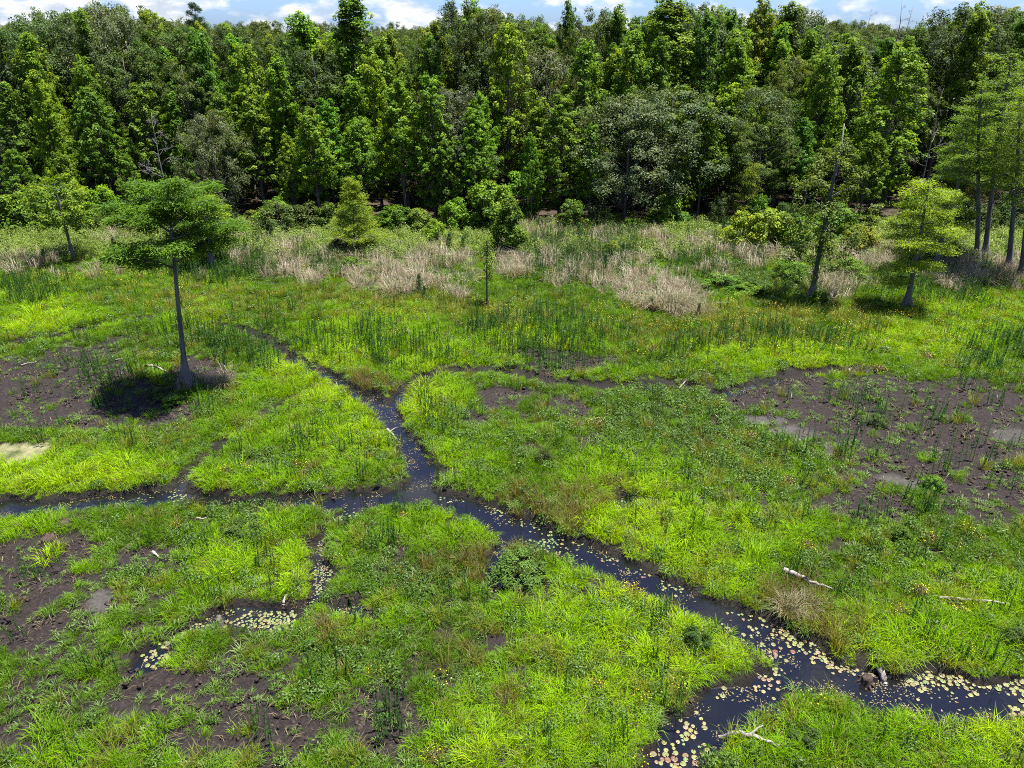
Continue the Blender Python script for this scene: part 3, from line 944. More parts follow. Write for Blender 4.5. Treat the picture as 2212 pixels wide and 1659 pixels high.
def cypress(seed, H, lean, r_top, r_base, flare_h, boughs, dens=60, rad=.42, ln=.16, r_mid=None, limb_r=.05, thin=.3, bend=.008, inner=.25):
    """boughs: (height, azimuth, length, rise) of each main branch"""
    r = np.random.default_rng(seed)
    tm, bm, cm = MB(), MB(), MB()
    P = spine(r, H, 9, bend, lean)
    flare_trunk(tm, P, r_top, r_base, flare_h, seed=seed, r_mid=r_mid)
    cs, ds, rs = [], [], []
    for (h, az, L, rise) in boughs:
        a = on_spine(P, h)
        d = np.array([math.cos(az), math.sin(az), 0])
        b = a + d * L + UP * rise
        Q = limb(bm, a, b, limb_r * (.5 + .5 * L / 3), .012, r, 5, .06, 6)
        k = max(3, int(L / .28))
        for s in np.linspace(inner, 1.03, k):
            c = a + (b - a) * s + UP * .06 * L * math.sin(s * 3.14)
            side = np.array([-d[1], d[0], 0])
            wing = (.30 + .30 * L * math.sin(min(1, s * .95) * 2.6)) * .75
            for q in (-1, -.45, .1, .55, 1):
                if r.random() < thin:
                    continue
                e = c + side * q * wing * r.uniform(.7, 1.1) + UP * r.normal(0, .09) + d * r.normal(0, .12)
                cs.append(e)
                ds.append(d + side * q)
                rs.append(rad * r.uniform(.7, 1.15))
                if abs(q) == 1 and r.random() < .5:
                    limb(bm, c, e, .016, .006, r, 3, .03, 4)
    C, D, R_ = np.array(cs), unit(np.array(ds)), np.array(rs)
    sprays(cm, r, C, D, R_, dens, np.clip(r.normal(.5, .2, len(C)), 0, 1), ln=ln)
    return tm.mesh('trunk', M_CBARK, True), bm.mesh('branches', M_CBARK, True), cm.mesh('crown', M_CYP)


def bare_tree(seed, H, r0, spread=.5, depth=4, first=.35, mat=None, kids=(3, 5)):
    """leafless trunk with forking limbs"""
    r = np.random.default_rng(seed)
    tm, bm = MB(), MB()
    P = spine(r, H, 9, .04)
    tube(tm, P, np.linspace(1, .1, 9) * r0, 7)

    def fork(a, d, L, rad, lev):
        b = a + d * L
        Q = limb(bm, a, b, rad, rad * .45, r, 4, r.normal(.03, .06), 5 if lev < 2 else 4)
        if lev >= depth:
            return
        for k in range(r.integers(2, 4)):
            s = r.uniform(.4, 1)
            fork(a + (b - a) * s, unit(d + r.normal(0, .55, 3) + UP * .18), L * r.uniform(.45, .7), max(rad * .5, .008), lev + 1)
    for z in np.linspace(first, .95, r.integers(9, 13)) * H:
        a = on_spine(P, z)
        az = r.random() * 6.28
        fork(a, unit(np.array([math.cos(az), math.sin(az), r.uniform(.2, .9)])), H * spread * r.uniform(.25, .5) * (1.2 - z / H), r0 * .42 * (1.25 - z / H), 1)
    return tm.mesh('trunk', mat or M_DEAD, True), bm.mesh('branches', mat or M_DEAD, True)


VARIANTS = {
    'maple': [broad(200 + k, 14, 2.9, (.14, .34)[k % 2], 'maple', 48, 9, 40, .19, 1.3, M_BROAD, (.22, .42), rise=.9, spread=.40) for k in range(6)],
    'gum': [broad(220 + k, 17, 2.5, (.12, .3)[k % 2], 'gum', 54, 9, 40, .19, 1.5, M_BROAD, (.22, .42), rise=.9, spread=.44) for k in range(4)],
    'oak': [broad(240 + k, 15, 4.2, .36, 'oak', 54, 9, 50, .15, .8, M_FINE, (.28, .52), rise=.7, spread=.26) for k in range(4)],
    'willow': [broad(260 + k, 11, 4.2, .16, 'oak', 54, 9, 50, .15, .75, M_GREY, (.35, .6), rise=.6, spread=.28) for k in range(3)],
    'pine': [pine_tree(280 + k, 18, 2.6, .55) for k in range(2)],
}
NOM = {'maple': (14, 2.9), 'gum': (17, 2.5), 'oak': (15, 4.2), 'willow': (11, 4.2), 'pine': (18, 2.6)}
used_labels = {}


def thing(name, loc, label, category, group=None, rz=0.0, scale=(1, 1, 1)):
    o = link(name, None)
    o.location, o.rotation_euler, o.scale = loc, (0, 0, rz), scale
    o.empty_display_size = .3
    o['label'], o['category'] = label, category
    if group:
        o['group'] = group
    used_labels.setdefault(label, []).append(o)
    return o


TINTS = {'bright': (1.02, 1.08, .85), 'lime': (1.25, 1.16, .8), 'mid': (.84, .92, .9), 'deep': (.62, .74, .78), 'olive': (.98, 1.02, .85), 'grey': (1.05, 1.02, 1.15), 'pale': (1.55, 1.35, 1.15), 'dark': (.55, .68, .5), 'bronze': (1.75, 1.15, 1.0)}
_n = [0]


def plant_tree(kind, x, y, h, wid, tint, label, group=None, name=None):
    """one tree of a kind, its top at height h"""
    r = np.random.default_rng(900 + _n[0])
    tr, cr = VARIANTS[kind][_n[0] % len(VARIANTS[kind])]
    _n[0] += 1
    H, R = NOM[kind]
    sz = h / H
    sw = sz ** .6 * wid
    z = gz(x, y)
    nm = name or {'maple': 'maple_tree', 'gum': 'sweetgum_tree', 'oak': 'oak_tree', 'willow': 'willow_tree', 'pine': 'pine_tree'}[kind]
    t = thing(nm, (x, y, z - .05), label, 'tree', group, r.random() * 6.28, (sw, sw, sz))
    link('trunk', tr, t)
    c = link('crown', cr, t)
    k = TINTS[tint]
    j = r.normal(1, .07, 3)
    c.color = (k[0] * j[0], k[1] * j[1], k[2] * j[2], 1)
    return t


# ------------------------------------------------------------------ the wood: trees one can tell apart
# kind, u and v of the top in the photograph, distance, width, tint, how it looks, short mark other labels refer to
EDGE = [
    ('gum', 638, 26, 86, 1.45, 'bright', 'narrow bright green sweetgum spire, second tallest on the skyline', 'the second tallest sweetgum spire'),
    ('gum', 745, -14, 84, 1.55, 'bright', 'tallest sweetgum spire, its tip reaching the upper edge of the picture', 'the tallest sweetgum spire'),
    ('maple', 525, 90, 80, .85, 'lime', 'yellow-green pointed maple standing before the olive oaks', 'the yellow-green pointed maple'),
    ('maple', 535, 190, 76, 1.15, 'bright', 'broad bright green maple with knobbly outline, below the pointed maple', 'the broad knobbly maple'),
    ('maple', 470, 205, 77, .9, 'mid', 'mid green maple with sunlit top, next to a pale dead limb', 'the maple by the dead limb'),
    ('maple', 615, 295, 72, .7, 'lime', 'slim yellow-green maple with one sunlit flank beside a dark gap in the wood', 'the slim sunlit maple'),
    ('gum', 73, 146, 74, .85, 'lime', 'yellow-tipped narrow spire standing out from the dark left part of the wood', 'the yellow-tipped spire'),
    ('maple', 188, 192, 74, .95, 'mid', 'green maple with three stepped tops next to the yellow-tipped spire', 'the three-topped maple'),
    ('maple', 20, 320, 71, .9, 'mid', 'low maple at the left border of the picture', 'the low maple at the border'),
    ('maple', 120, 330, 71, .9, 'olive', 'bushy olive maple leaning over the margin behind the slim dark trunk', 'the bushy olive maple'),
    ('oak', 28, 52, 88, 1.0, 'mid', 'rounded green oak at the far left of the skyline', 'the leftmost skyline oak'),
    ('oak', 100, 22, 92, 1.0, 'olive', 'high domed olive oak, second on the skyline from the left', 'the high domed oak'),
    ('oak', 196, 16, 93, .95, 'olive', 'olive oak crossed by pale dead limbs on the skyline', 'the oak with pale limbs'),
    ('oak', 285, 14, 92, .95, 'olive', 'tall olive oak with a few bare twigs on its top', 'the oak with bare twigs'),
    ('oak', 345, 60, 86, 1.0, 'olive', 'yellowish olive oak below the dark pine', 'the yellowish oak below the pine'),
    ('oak', 425, 70, 88, 1.0, 'grey', 'dull green oak sloping down to a gap in the skyline', 'the sloping dull oak'),
    ('oak', 250, 110, 82, 1.0, 'olive', 'dense olive oak over the grey dead tree', 'the oak over the dead tree'),
    ('oak', 390, 130, 80, .9, 'mid', 'shaggy oak with a dark forked trunk showing', 'the shaggy forked oak'),
    ('pine', 415, 8, 102, 1.0, 'mid', 'dark pine poking above the oaks', 'the dark skyline pine'),
    ('willow', 445, 245, 72, .8, 'grey', 'grey-green willow to the right of the grey dead tree', 'the willow by the dead tree'),
    ('maple', 800, 112, 79, .8, 'lime', 'sunlit slim maple to the right of the tallest sweetgum spire', 'the slim maple by the tallest spire'),
    ('maple', 860, 178, 74, 1.05, 'bright', 'bright maple, left one of the sunlit trio at the middle', 'the left maple of the sunlit trio'),
    ('maple', 928, 165, 73, 1.0, 'bright', 'bright maple with dark vine-clad trunk, middle of the sunlit trio', 'the middle maple of the sunlit trio'),
    ('maple', 1022, 240, 72, 1.0, 'mid', 'shorter maple, right one of the sunlit trio', 'the right maple of the sunlit trio'),
    ('oak', 985, 4, 84, .95, 'deep', 'dark tall oak rising above the sunlit trio of maples', 'the dark tall oak'),
    ('oak', 1045, 22, 86, .8, 'olive', 'dark olive oak shoulder to shoulder with the tall dark one', 'the dark oak shoulder'),
    ('maple', 1097, 46, 80, .95, 'lime', 'tall sunlit yellow-green maple with a leaning dark trunk', 'the tall maple with leaning trunk'),
    ('maple', 1228, 10, 90, .6, 'deep', 'thin leafy top standing alone on the skyline right of centre', 'the lone thin top'),
    ('oak', 1295, 22, 89, .85, 'mid', 'round oak top just right of the lone thin top', 'the round oak by the lone top'),
    ('willow', 1180, 105, 83, .9, 'grey', 'grey-green willow crown deep in the wood, behind the olive conical tree', 'the deep grey willow'),
    ('maple', 1262, 88, 81, 1.0, 'bright', 'bright green maple above the great grey willow', 'the bright maple above the willow'),
    ('maple', 1335, 110, 83, 1.1, 'lime', 'spreading yellow-green maple above the great grey willow', 'the spreading yellow-green maple'),
    ('maple', 1412, 30, 87, .9, 'mid', 'green maple top left of the highest bright maple', 'the green maple top'),
    ('gum', 1462, -6, 84, 1.7, 'bright', 'highest bright maple-like sweetgum right of centre', 'the highest bright tree right of centre'),
    ('maple', 1215, 205, 73, 1.1, 'olive', 'olive conical tree with drooping layers at the edge of the wood', 'the olive conical tree'),
    ('willow', 1365, 205, 73, 1.25, 'grey', 'great grey-green willow with rounded crown, left half of the pair', 'the great grey willow'),
    ('willow', 1455, 190, 75, 1.2, 'grey', 'great grey-green willow, right half of the pair', 'the right grey willow'),
    ('maple', 1545, 20, 92, 1.0, 'mid', 'broad skyline maple under a bare twig', 'the skyline maple under a twig'),
    ('maple', 1600, 60, 84, 1.0, 'bright', 'sunlit maple with broken grey limbs', 'the maple with broken limbs'),
    ('maple', 1652, 6, 92, .9, 'lime', 'skyline maple with a yellow-green crest', 'the maple with yellow crest'),
    ('gum', 1712, 4, 92, 1.3, 'mid', 'pointed skyline tree left of the gap with bare tops', 'the pointed tree by the gap'),
    ('maple', 1575, 185, 78, 1.15, 'lime', 'wide yellow-green maple right of the great grey willows', 'the wide yellow-green maple'),
    ('oak', 1720, 118, 80, .7, 'pale', 'pale yellow oak in flower among green maples', 'the pale yellow oak'),
    ('maple', 1780, 110, 82, 1.0, 'olive', 'olive maple between the pale oak and the light maple', 'the olive maple between'),
    ('maple', 1955, 98, 75, 1.25, 'lime', 'large light green maple with drooping leaves left of the cypress grove', 'the large light maple'),
    ('maple', 1890, 290, 71, .95, 'bright', 'bright maple foliage at the foot of the light maple', 'the maple at its foot'),
    ('maple', 1840, 75, 88, 1.0, 'bright', 'sunny maple below the bare skyline tops', 'the maple below the bare tops'),
    ('oak', 2090, 14, 85, 1.2, 'deep', 'big dark rounded oak at the right of the skyline', 'the big dark oak'),
    ('oak', 2175, 28, 92, 1.0, 'deep', 'dark oak at the far right of the skyline', 'the far right oak'),
    ('oak', 2010, 58, 93, .9, 'mid', 'lower oak on the skyline left of the big dark one', 'the lower oak'),
    ('maple', 1660, 240, 75, .9, 'olive', 'shaded olive maple right of the wide yellow-green one', 'the shaded olive maple'),
    ('maple', 1740, 260, 74, .9, 'deep', 'dark shaded maple behind the vine-hung tree', 'the shaded maple behind the vines'),
    ('oak', 2140, 320, 70, .6, 'bronze', 'small bronze-leaved tree among the cypress trunks', 'the bronze-leaved tree'),
    ('maple', 1150, 290, 71, .6, 'bright', 'small bright maple before a dark hollow', 'the small bright maple'),
    ('maple', 700, 215, 75, 1.0, 'mid', 'maple in half shade below the two sweetgum spires', 'the half-shaded maple'),
    ('maple', 770, 255, 73, .95, 'bright', 'sunlit maple behind the small conical cypress', 'the maple behind the small cypress'),
]
MARKS = []
for (kind, u, v, Y, wid, tint, label, mark) in EDGE:
    Y = 67.0 + (Y - 71.0) * .95 if Y < 90 else Y - 3
    x, h = at(u, v, Y)
    plant_tree(kind, x, Y, h, wid, tint, label, 'trees of the wood')
    MARKS.append((x, Y, mark))

SKY_V = [(-300, 50), (0, 52), (75, 34), (145, 22), (230, 12), (310, 16), (360, 34), (470, 34), (500, 62), (600, 70), (640, 52), (760, 48), (790, 76), (927, 68), (945, 32), (1019, 12), (1076, 28), (1157, 34), (1180, 62), (1229, 42), (1280, 46),
         (1307, 26), (1360, 20), (1385, 42), (1432, 14), (1480, 14), (1634, 10), (1730, 10), (1770, 48), (1814, 70), (1900, 68), (2035, 58), (2070, 24), (2120, 14), (2205, 24), (2500, 30)]
LOOK = {'maple': 'leafy maple', 'gum': 'slender sweetgum', 'oak': 'round-crowned oak', 'willow': 'grey-green willow', 'pine': 'dark pine'}
TLOOK = {'bright': 'bright', 'lime': 'yellowish', 'mid': 'green', 'deep': 'deep green', 'olive': 'olive', 'grey': 'dull', 'dark': 'dark'}
RELS = ['just behind', 'close beside', 'farther back behind', 'filling the shade behind', 'half hidden behind', 'deeper in the wood behind', 'crowded in beside', 'shaded by', 'rising behind', 'tucked in behind']
rf = np.random.default_rng(77)
taken = [(m[0], m[1]) for m in MARKS]
y0 = 68.5
row = 0
while y0 < 104:
    half = (y0 * CP + 10 * SP) * (W_PX / 2) / F_PX + 5
    sp = 3.5 + .035 * (y0 - 70)
    for x in np.arange(-half, half, sp):
        x, y = x + rf.uniform(-1.2, 1.2), y0 + rf.uniform(-1.3, 1.3)
        if any((x - a) ** 2 + ((y - b) * 1.3) ** 2 < 4.6 for a, b in taken):
            continue
        if y < 74 and rf.random() < .45:
            continue
        h = min(8.5 + (y - 68) * .66 + rf.normal(0, 2.0), 20)
        h = max(h, 5)
        u, v = project(x, y, h)
        vs = np.interp(u, [a for a, b in SKY_V], [b for a, b in SKY_V]) + rf.uniform(-6, 26)
        if v < vs:
            h = at(u, vs, y)[1]
        kind = rf.choice(['maple', 'oak', 'willow', 'gum'], p=[.42, .26, .08, .24])
        tint = rf.choice({'maple': ['bright', 'mid', 'deep', 'olive', 'lime'], 'gum': ['bright', 'mid'], 'oak': ['olive', 'mid', 'deep'], 'willow': ['grey', 'mid']}[kind])
        near_ = sorted(MARKS, key=lambda m: (m[0] - x) ** 2 + (m[1] - y) ** 2)
        label = None
        for m in near_[:6]:
            for rel in RELS:
                l = '%s %s %s %s' % (TLOOK[tint], LOOK[kind], rel, m[2])
                if l not in used_labels:
                    label = l
                    break
            if label:
                break
        plant_tree(kind, x, y, h, rf.uniform(.75, 1.08), tint, label, 'trees of the wood')
        taken.append((x, y))
    y0 += sp * 1.05
    row += 1

# the rest of the wood, out to the horizon, reads as one mass
rw = np.random.default_rng(78)
fx, fy = [], []
y0 = 104.0
while y0 < 900:
    half = (y0 * CP + 8) * (W_PX / 2) / F_PX + 12
    sp = 5.0 + .03 * (y0 - 100)
    n = int(2 * half / sp)
    fx.append(np.linspace(-half, half, n) + rw.uniform(-.4, .4, n) * sp)
    fy.append(y0 + rw.uniform(-.4, .4, n) * sp)
    y0 += sp
fx, fy = np.concatenate(fx), np.concatenate(fy)
scatter('far_woods', [VARIANTS['oak'][k][1] for k in range(4)] + [VARIANTS['maple'][0][1]], fx, fy, np.zeros(len(fx)) - 1.0, rw.random(len(fx)) * 6.28, .76 + .46 * rw.random(len(fx)) ** 2.2 + np.clip((fy - 104) / 700, 0, .1),
        rw.random(len(fx)), 'distant treetops of the wood showing in the gaps of the skyline', 'woods', .0, rw)

# ------------------------------------------------------------------ trees standing out in the marsh
def stand(u, v):
    x, y = gnd(u, v)
    return float(x), float(y)


def marsh_tree(name, u, v, meshes, names, label, group=None, color=(1, 1, 1, 1), rz=0.0, sink=.1):
    x, y = stand(u, v)
    t = thing(name, (x, y, gz(x, y) - sink), label, 'tree', group, rz)
    for me, nm in zip(meshes, names):
        o = link(nm, me, t)
        if nm in ('crown', 'foliage'):
            o.color = color
    return t


def ring(hs, shape, az0=0.0, jit=.25, seed=0, rise=.25):
    r = np.random.default_rng(seed)
    return [(h, az0 + k * 2.39996 + r.normal(0, .3), shape(i) * r.uniform(1 - jit, 1 + jit * .5), rise * r.uniform(.3, 1.4)) for k, (h, i) in enumerate(zip(hs, np.linspace(0, 1, len(hs))))]


CY = ('trunk', 'branches', 'crown')
bx, by = stand(403, 838)
tx, tz = at(357, 402, by)
b = ring(np.linspace(8.1, tz - .25, 11), lambda i: 2.5 - .9 * i ** 2, .4, .25, 3, .55)
b += [(6.2, 3.35, 2.5, .75), (6.5, .15, 2.3, 1.0), (7.3, 5.0, 2.6, .5), (7.9, 2.85, 2.8, .5), (7.6, .25, 2.9, .55), (7.2, 1.5, 2.2, .5), (7.0, 4.1, 2.4, .6)]
marsh_tree('cypress_tree', 403, 838, cypress(11, tz - .1, (tx - bx, 0), .06, .64, 1.2, b, 96, .44, .17, r_mid=.13, limb_r=.062, thin=.22, inner=.3), CY,
           'tall bald cypress with swollen grey base and flat layered crown, alone on the marsh', 'cypresses standing in the marsh', (.66, .80, .75, 1))
bx, by = stand(1958, 664)
tx, tz = at(2012, 378, by)
b = ring(np.linspace(3.7, tz - .3, 18), lambda i: 2.5 - 1.3 * i, .9, .2, 5, .05)
b += [(2.1, 3.3, 1.7, -.1), (2.6, 2.8, 1.9, 0), (2.9, .2, 1.5, -.1), (3.1, 3.9, 1.7, 0), (1.7, 3.0, 1.2, -.05), (3.0, 5.6, 1.5, 0)]
marsh_tree('cypress_tree', 1958, 664, cypress(12, tz, (tx - bx, 0), .04, .52, .9, b, 42, .44, .17, r_mid=.17), CY,
           'bright green leaning cypress with flared base, dark shadow round its foot', 'cypresses standing in the marsh', (1.5, 1.3, .8, 1))
bx, by = stand(2018, 585)
tx, tz = at(2060, 405, by)
marsh_tree('cypress_tree', 2018, 585, cypress(13, tz, (tx - bx, 0), .05, .34, .8, ring(np.linspace(2.9, tz - .2, 15), lambda i: 2.1 - 1.1 * i, 2.0, .2, 6, .1), 40, .46, .17, r_mid=.2), CY,
           'smaller cypress with straight trunk just behind the leaning bright one', 'cypresses standing in the marsh', (1.15, 1.08, .8, 1))
bx, by = stand(765, 548)
tx, tz = at(762, 388, by)
marsh_tree('cypress_tree', 765, 548, cypress(14, tz, (tx - bx, 0), .02, .17, .5, ring(np.linspace(1.0, tz - .15, 34), lambda i: 2.25 - 1.95 * i, .2, .2, 7, .35), 30, .36, .16, r_mid=.11, limb_r=.03), CY,
           'small cone-shaped light green cypress at the edge of the wood', 'cypresses standing in the marsh', (1.35, 1.15, .9, 1))
grove = [(2112, 560, 2125, 190, 21, 'left trunk of the crossing pair in the cypress grove at the right border', (.85, .9, .9, 1)), (2128, 557, 2168, 120, 22, 'stout leaning cypress, right trunk of the crossing pair at the right border', (.95, .98, .9, 1)),
         (2180, 584, 2198, 215, 23, 'slim cypress in front of the crossing pair in the grove', (1.0, 1.0, .85, 1)), (2207, 603, 2250, 160, 24, 'nearest cypress of the grove, trunk at the very edge of the picture', (1.05, 1.0, .85, 1)),
         (2050, 520, 2092, 225, 25, 'tall airy cypress with dark bare lower trunk behind the leaning bright one', (.95, 1.0, .9, 1))]
for (u, v, ut, vt, sd_, lab, colr) in grove:
    bx, by = stand(u, v)
    tx, tz = at(ut, vt, by)
    marsh_tree('cypress_tree', u, v, cypress(sd_, tz, ((tx - bx), 0), .07, .5, 1.0, ring(np.linspace(tz * .46, tz - .3, 24), lambda i: 3.0 - 1.8 * i, sd_, .25, sd_, .25), 34, .50, .18, r_mid=.19, thin=.55, bend=.03), CY,
               lab, 'cypress grove at the right border', colr)


def swamp_tree(name, u, v, vt, ut, seed, flare, crown, label, color, parts=('trunk', 'crown'), mat=M_BROAD, r_top=.05, r_mid=.14, flare_h=.7):
    """flared bole with a leafy crown of its own: crown = (R, cb, prof, nb, leaf)"""
    bx, by = stand(u, v)
    tx, tz = at(ut, vt, by)
    R_, cb, prof, nb, lf = crown
    _, cm = broad(seed, tz, R_, cb, prof, nb, 7, 44, lf, .9, mat, (.25, .45), trunk=True, spread=.36)
    tm = MB()
    r = np.random.default_rng(seed)
    P = spine(r, tz * .96, 9, .016)
    flare_trunk(tm, P, r_top, flare, flare_h, seed=seed, r_mid=r_mid)
    t = (np.arange(14) + .5) / 14
    for k in range(14):
        a = on_spine(P, tz * (cb + (1 - cb) * t[k] * .9))
        env = R_ * PROF[prof](t[k])
        az = k * 2.4
        limb(tm, a, a + np.array([math.cos(az) * env * .8, math.sin(az) * env * .8, .5]), .035, .01, r)
    return marsh_tree(name, u, v, (tm.mesh('trunk', M_CBARK, True), cm), parts, label, None, color)


swamp_tree('swamp_tree', 460, 577, 418, 478, 31, .42, (1.9, .38, 'oak', 26, .15), 'ragged small tree with dark buttress trunk behind the tall cypress', (1.2, 1.1, 1.0, 1), r_top=.1, r_mid=.2, flare_h=1.2)
swamp_tree('slim_tree', 160, 561, 385, 142, 32, .17, (2.6, .45, 'oak', 26, .17), 'slim tree with long dark bare trunk at the left margin', (1.1, 1.05, .9, 1), r_top=.07, r_mid=.13, flare_h=.4)
t = swamp_tree('vine_hung_tree', 1752, 645, 300, 1785, 33, .48, (2.5, .26, 'oak', 30, .15), 'crooked grey-green tree wrapped in vines with a broken bare top', (1.35, 1.3, .95, 1), mat=M_FINE, r_top=.04, r_mid=.15, flare_h=1.0)
sm = MB()
rs_ = np.random.default_rng(5)
H_ = at(1778, 300, stand(1752, 645)[1])[1]
tube(sm, np.array([[.1, 0, H_ * .8], [.13, 0, H_ * .95], [.08, .05, H_ * 1.1]]), [.09, .07, .03], 6)
link('broken_top', sm.mesh('broken_top', M_DEAD, True), t)
vm = MB()
for k in range(5):
    zz = np.linspace(.2, H_ * .8, 24)
    a = zz * 2.2 + k * 1.3
    tube(vm, np.stack([np.cos(a) * (.16 - .008 * zz), np.sin(a) * (.16 - .008 * zz), zz], 1), .02, 4)
n = 1500
zz = rs_.uniform(1.2, H_ * .7, n)
D = unit(rs_.normal(0, 1, (n, 3)) * [1, 1, .4])
leaves(vm, D * rs_.uniform(.2, .5, (n, 1)) * [1, 1, 0] + np.stack([0 * zz, 0 * zz, zz], 1), D + UP * .5, rs_.normal(0, 1, (n, 3)), .12, .07, rs_.random(n) * .5, 1)
v_ = link('vines', vm.mesh('vines', [M_CBARK, M_BROAD], False), t)
v_.color = (.7, .8, .8, 1)
swamp_tree('bay_tree', 1098, 552, 428, 1100, 34, .10, (1.35, .06, 'bay', 40, .16), 'small dark cone-shaped bay tree with yellowish top, amid the dry grass', (.85, .85, .9, 1), r_top=.03, r_mid=.07, flare_h=.3)
swamp_tree('sapling', 1052, 663, 515, 1054, 35, .16, (.55, .42, 'bay', 6, .09), 'thin sapling with dark stem and few leaves in the meadow', (1.0, 1.0, 1.0, 1), r_top=.02, r_mid=.06, flare_h=.35)

dead = [('dead_tree', 325, 240, 66.5, 51, .09, .5, 'grey leafless tree with many twigs in front of dark foliage'), ('dead_tree', 228, 32, 83, 52, .13, .35, 'pale dead limbs rising through the crown of an olive oak'),
        ('dead_tree', 1878, 14, 92, 53, .14, .22, 'bare thin spike on the skyline, left one of the leafless group'), ('dead_tree', 1945, -2, 94, 54, .2, .32, 'bare forked treetop on the skyline, tallest of the leafless group'),
        ('dead_tree', 1968, 12, 96, 55, .16, .28, 'bare treetop on the skyline, right one of the leafless group'), ('dead_tree', 1560, 2, 90, 56, .12, .2, 'single bare twig standing above the skyline maples'),
        ('dead_tree', 2040, 190, 67.5, 57, .08, .4, 'grey dead tree with stubby twigs left of the cypress grove'), ('dead_tree', 290, 88, 80, 58, .15, .3, 'forked dark bare trunk among the olive oaks')]
for (nm, u, v, Y, sd_, r0, sprd, lab) in dead:
    x, h = at(u, v, Y)
    tm_, bm_ = bare_tree(sd_, h, r0, sprd, 5 if sd_ == 51 else 4, .45)
    t = thing(nm, (x, Y, gz(x, Y) - .05), lab, 'tree', 'leafless trees')
    link('trunk', tm_, t)
    link('branches', bm_, t)

x, h = at(1628, 352, 65.5)
b = ring(np.linspace(1.2, h - .2, 20), lambda i: 1.5 - 1.1 * i, .5, .2, 61, .2)
tm_, bm_, cm_ = cypress(61, h, (0, 0), .03, .2, .5, b, 22, .40, .16, r_mid=.08, limb_r=.03)
t = thing('cypress_tree', (x, 65.5, 0), 'sparse feathery young cypress against the dark edge of the wood', 'tree')
for me, nm in zip((tm_, bm_, cm_), CY):
    link(nm, me, t).color = (1.25, 1.0, 1.0, 1)

# ------------------------------------------------------------------ shrubs along the wood and in the marsh
def bush_mesh(seed, mat, leaf, nb=22, H=2.4, Rr=1.5):
    return broad(seed, H, Rr, .06, 'shrub', nb, 6, 40, leaf, .8, mat, (.2, .4), rise=.8, r0=.012, spread=.30)


BUSH = {'leafy': [bush_mesh(400 + k, M_BROAD, .15) for k in range(3)], 'fine': [bush_mesh(410 + k, M_FINE, .11) for k in range(2)],
        'feather': [bush_mesh(420 + k, M_CYP, .12) for k in range(2)]}
_b = [0]


def bush(x, y, h, w, kind, tint, label, group=None, name='shrub'):
    r = np.random.default_rng(500 + _b[0])
    tr, cr = BUSH[kind][_b[0] % len(BUSH[kind])]
    _b[0] += 1
    t = thing(name, (x, y, gz(x, y) - .06), label, 'shrub', group, r.random() * 6.28, (w / 1.5, w / 1.5, h / 2.4))
    link('stems', tr, t)
    c = link('foliage', cr, t)
    k = TINTS[tint]
    j = r.normal(1, .08, 3)
    c.color = (k[0] * j[0], k[1] * j[1], k[2] * j[2], 1)
    return t


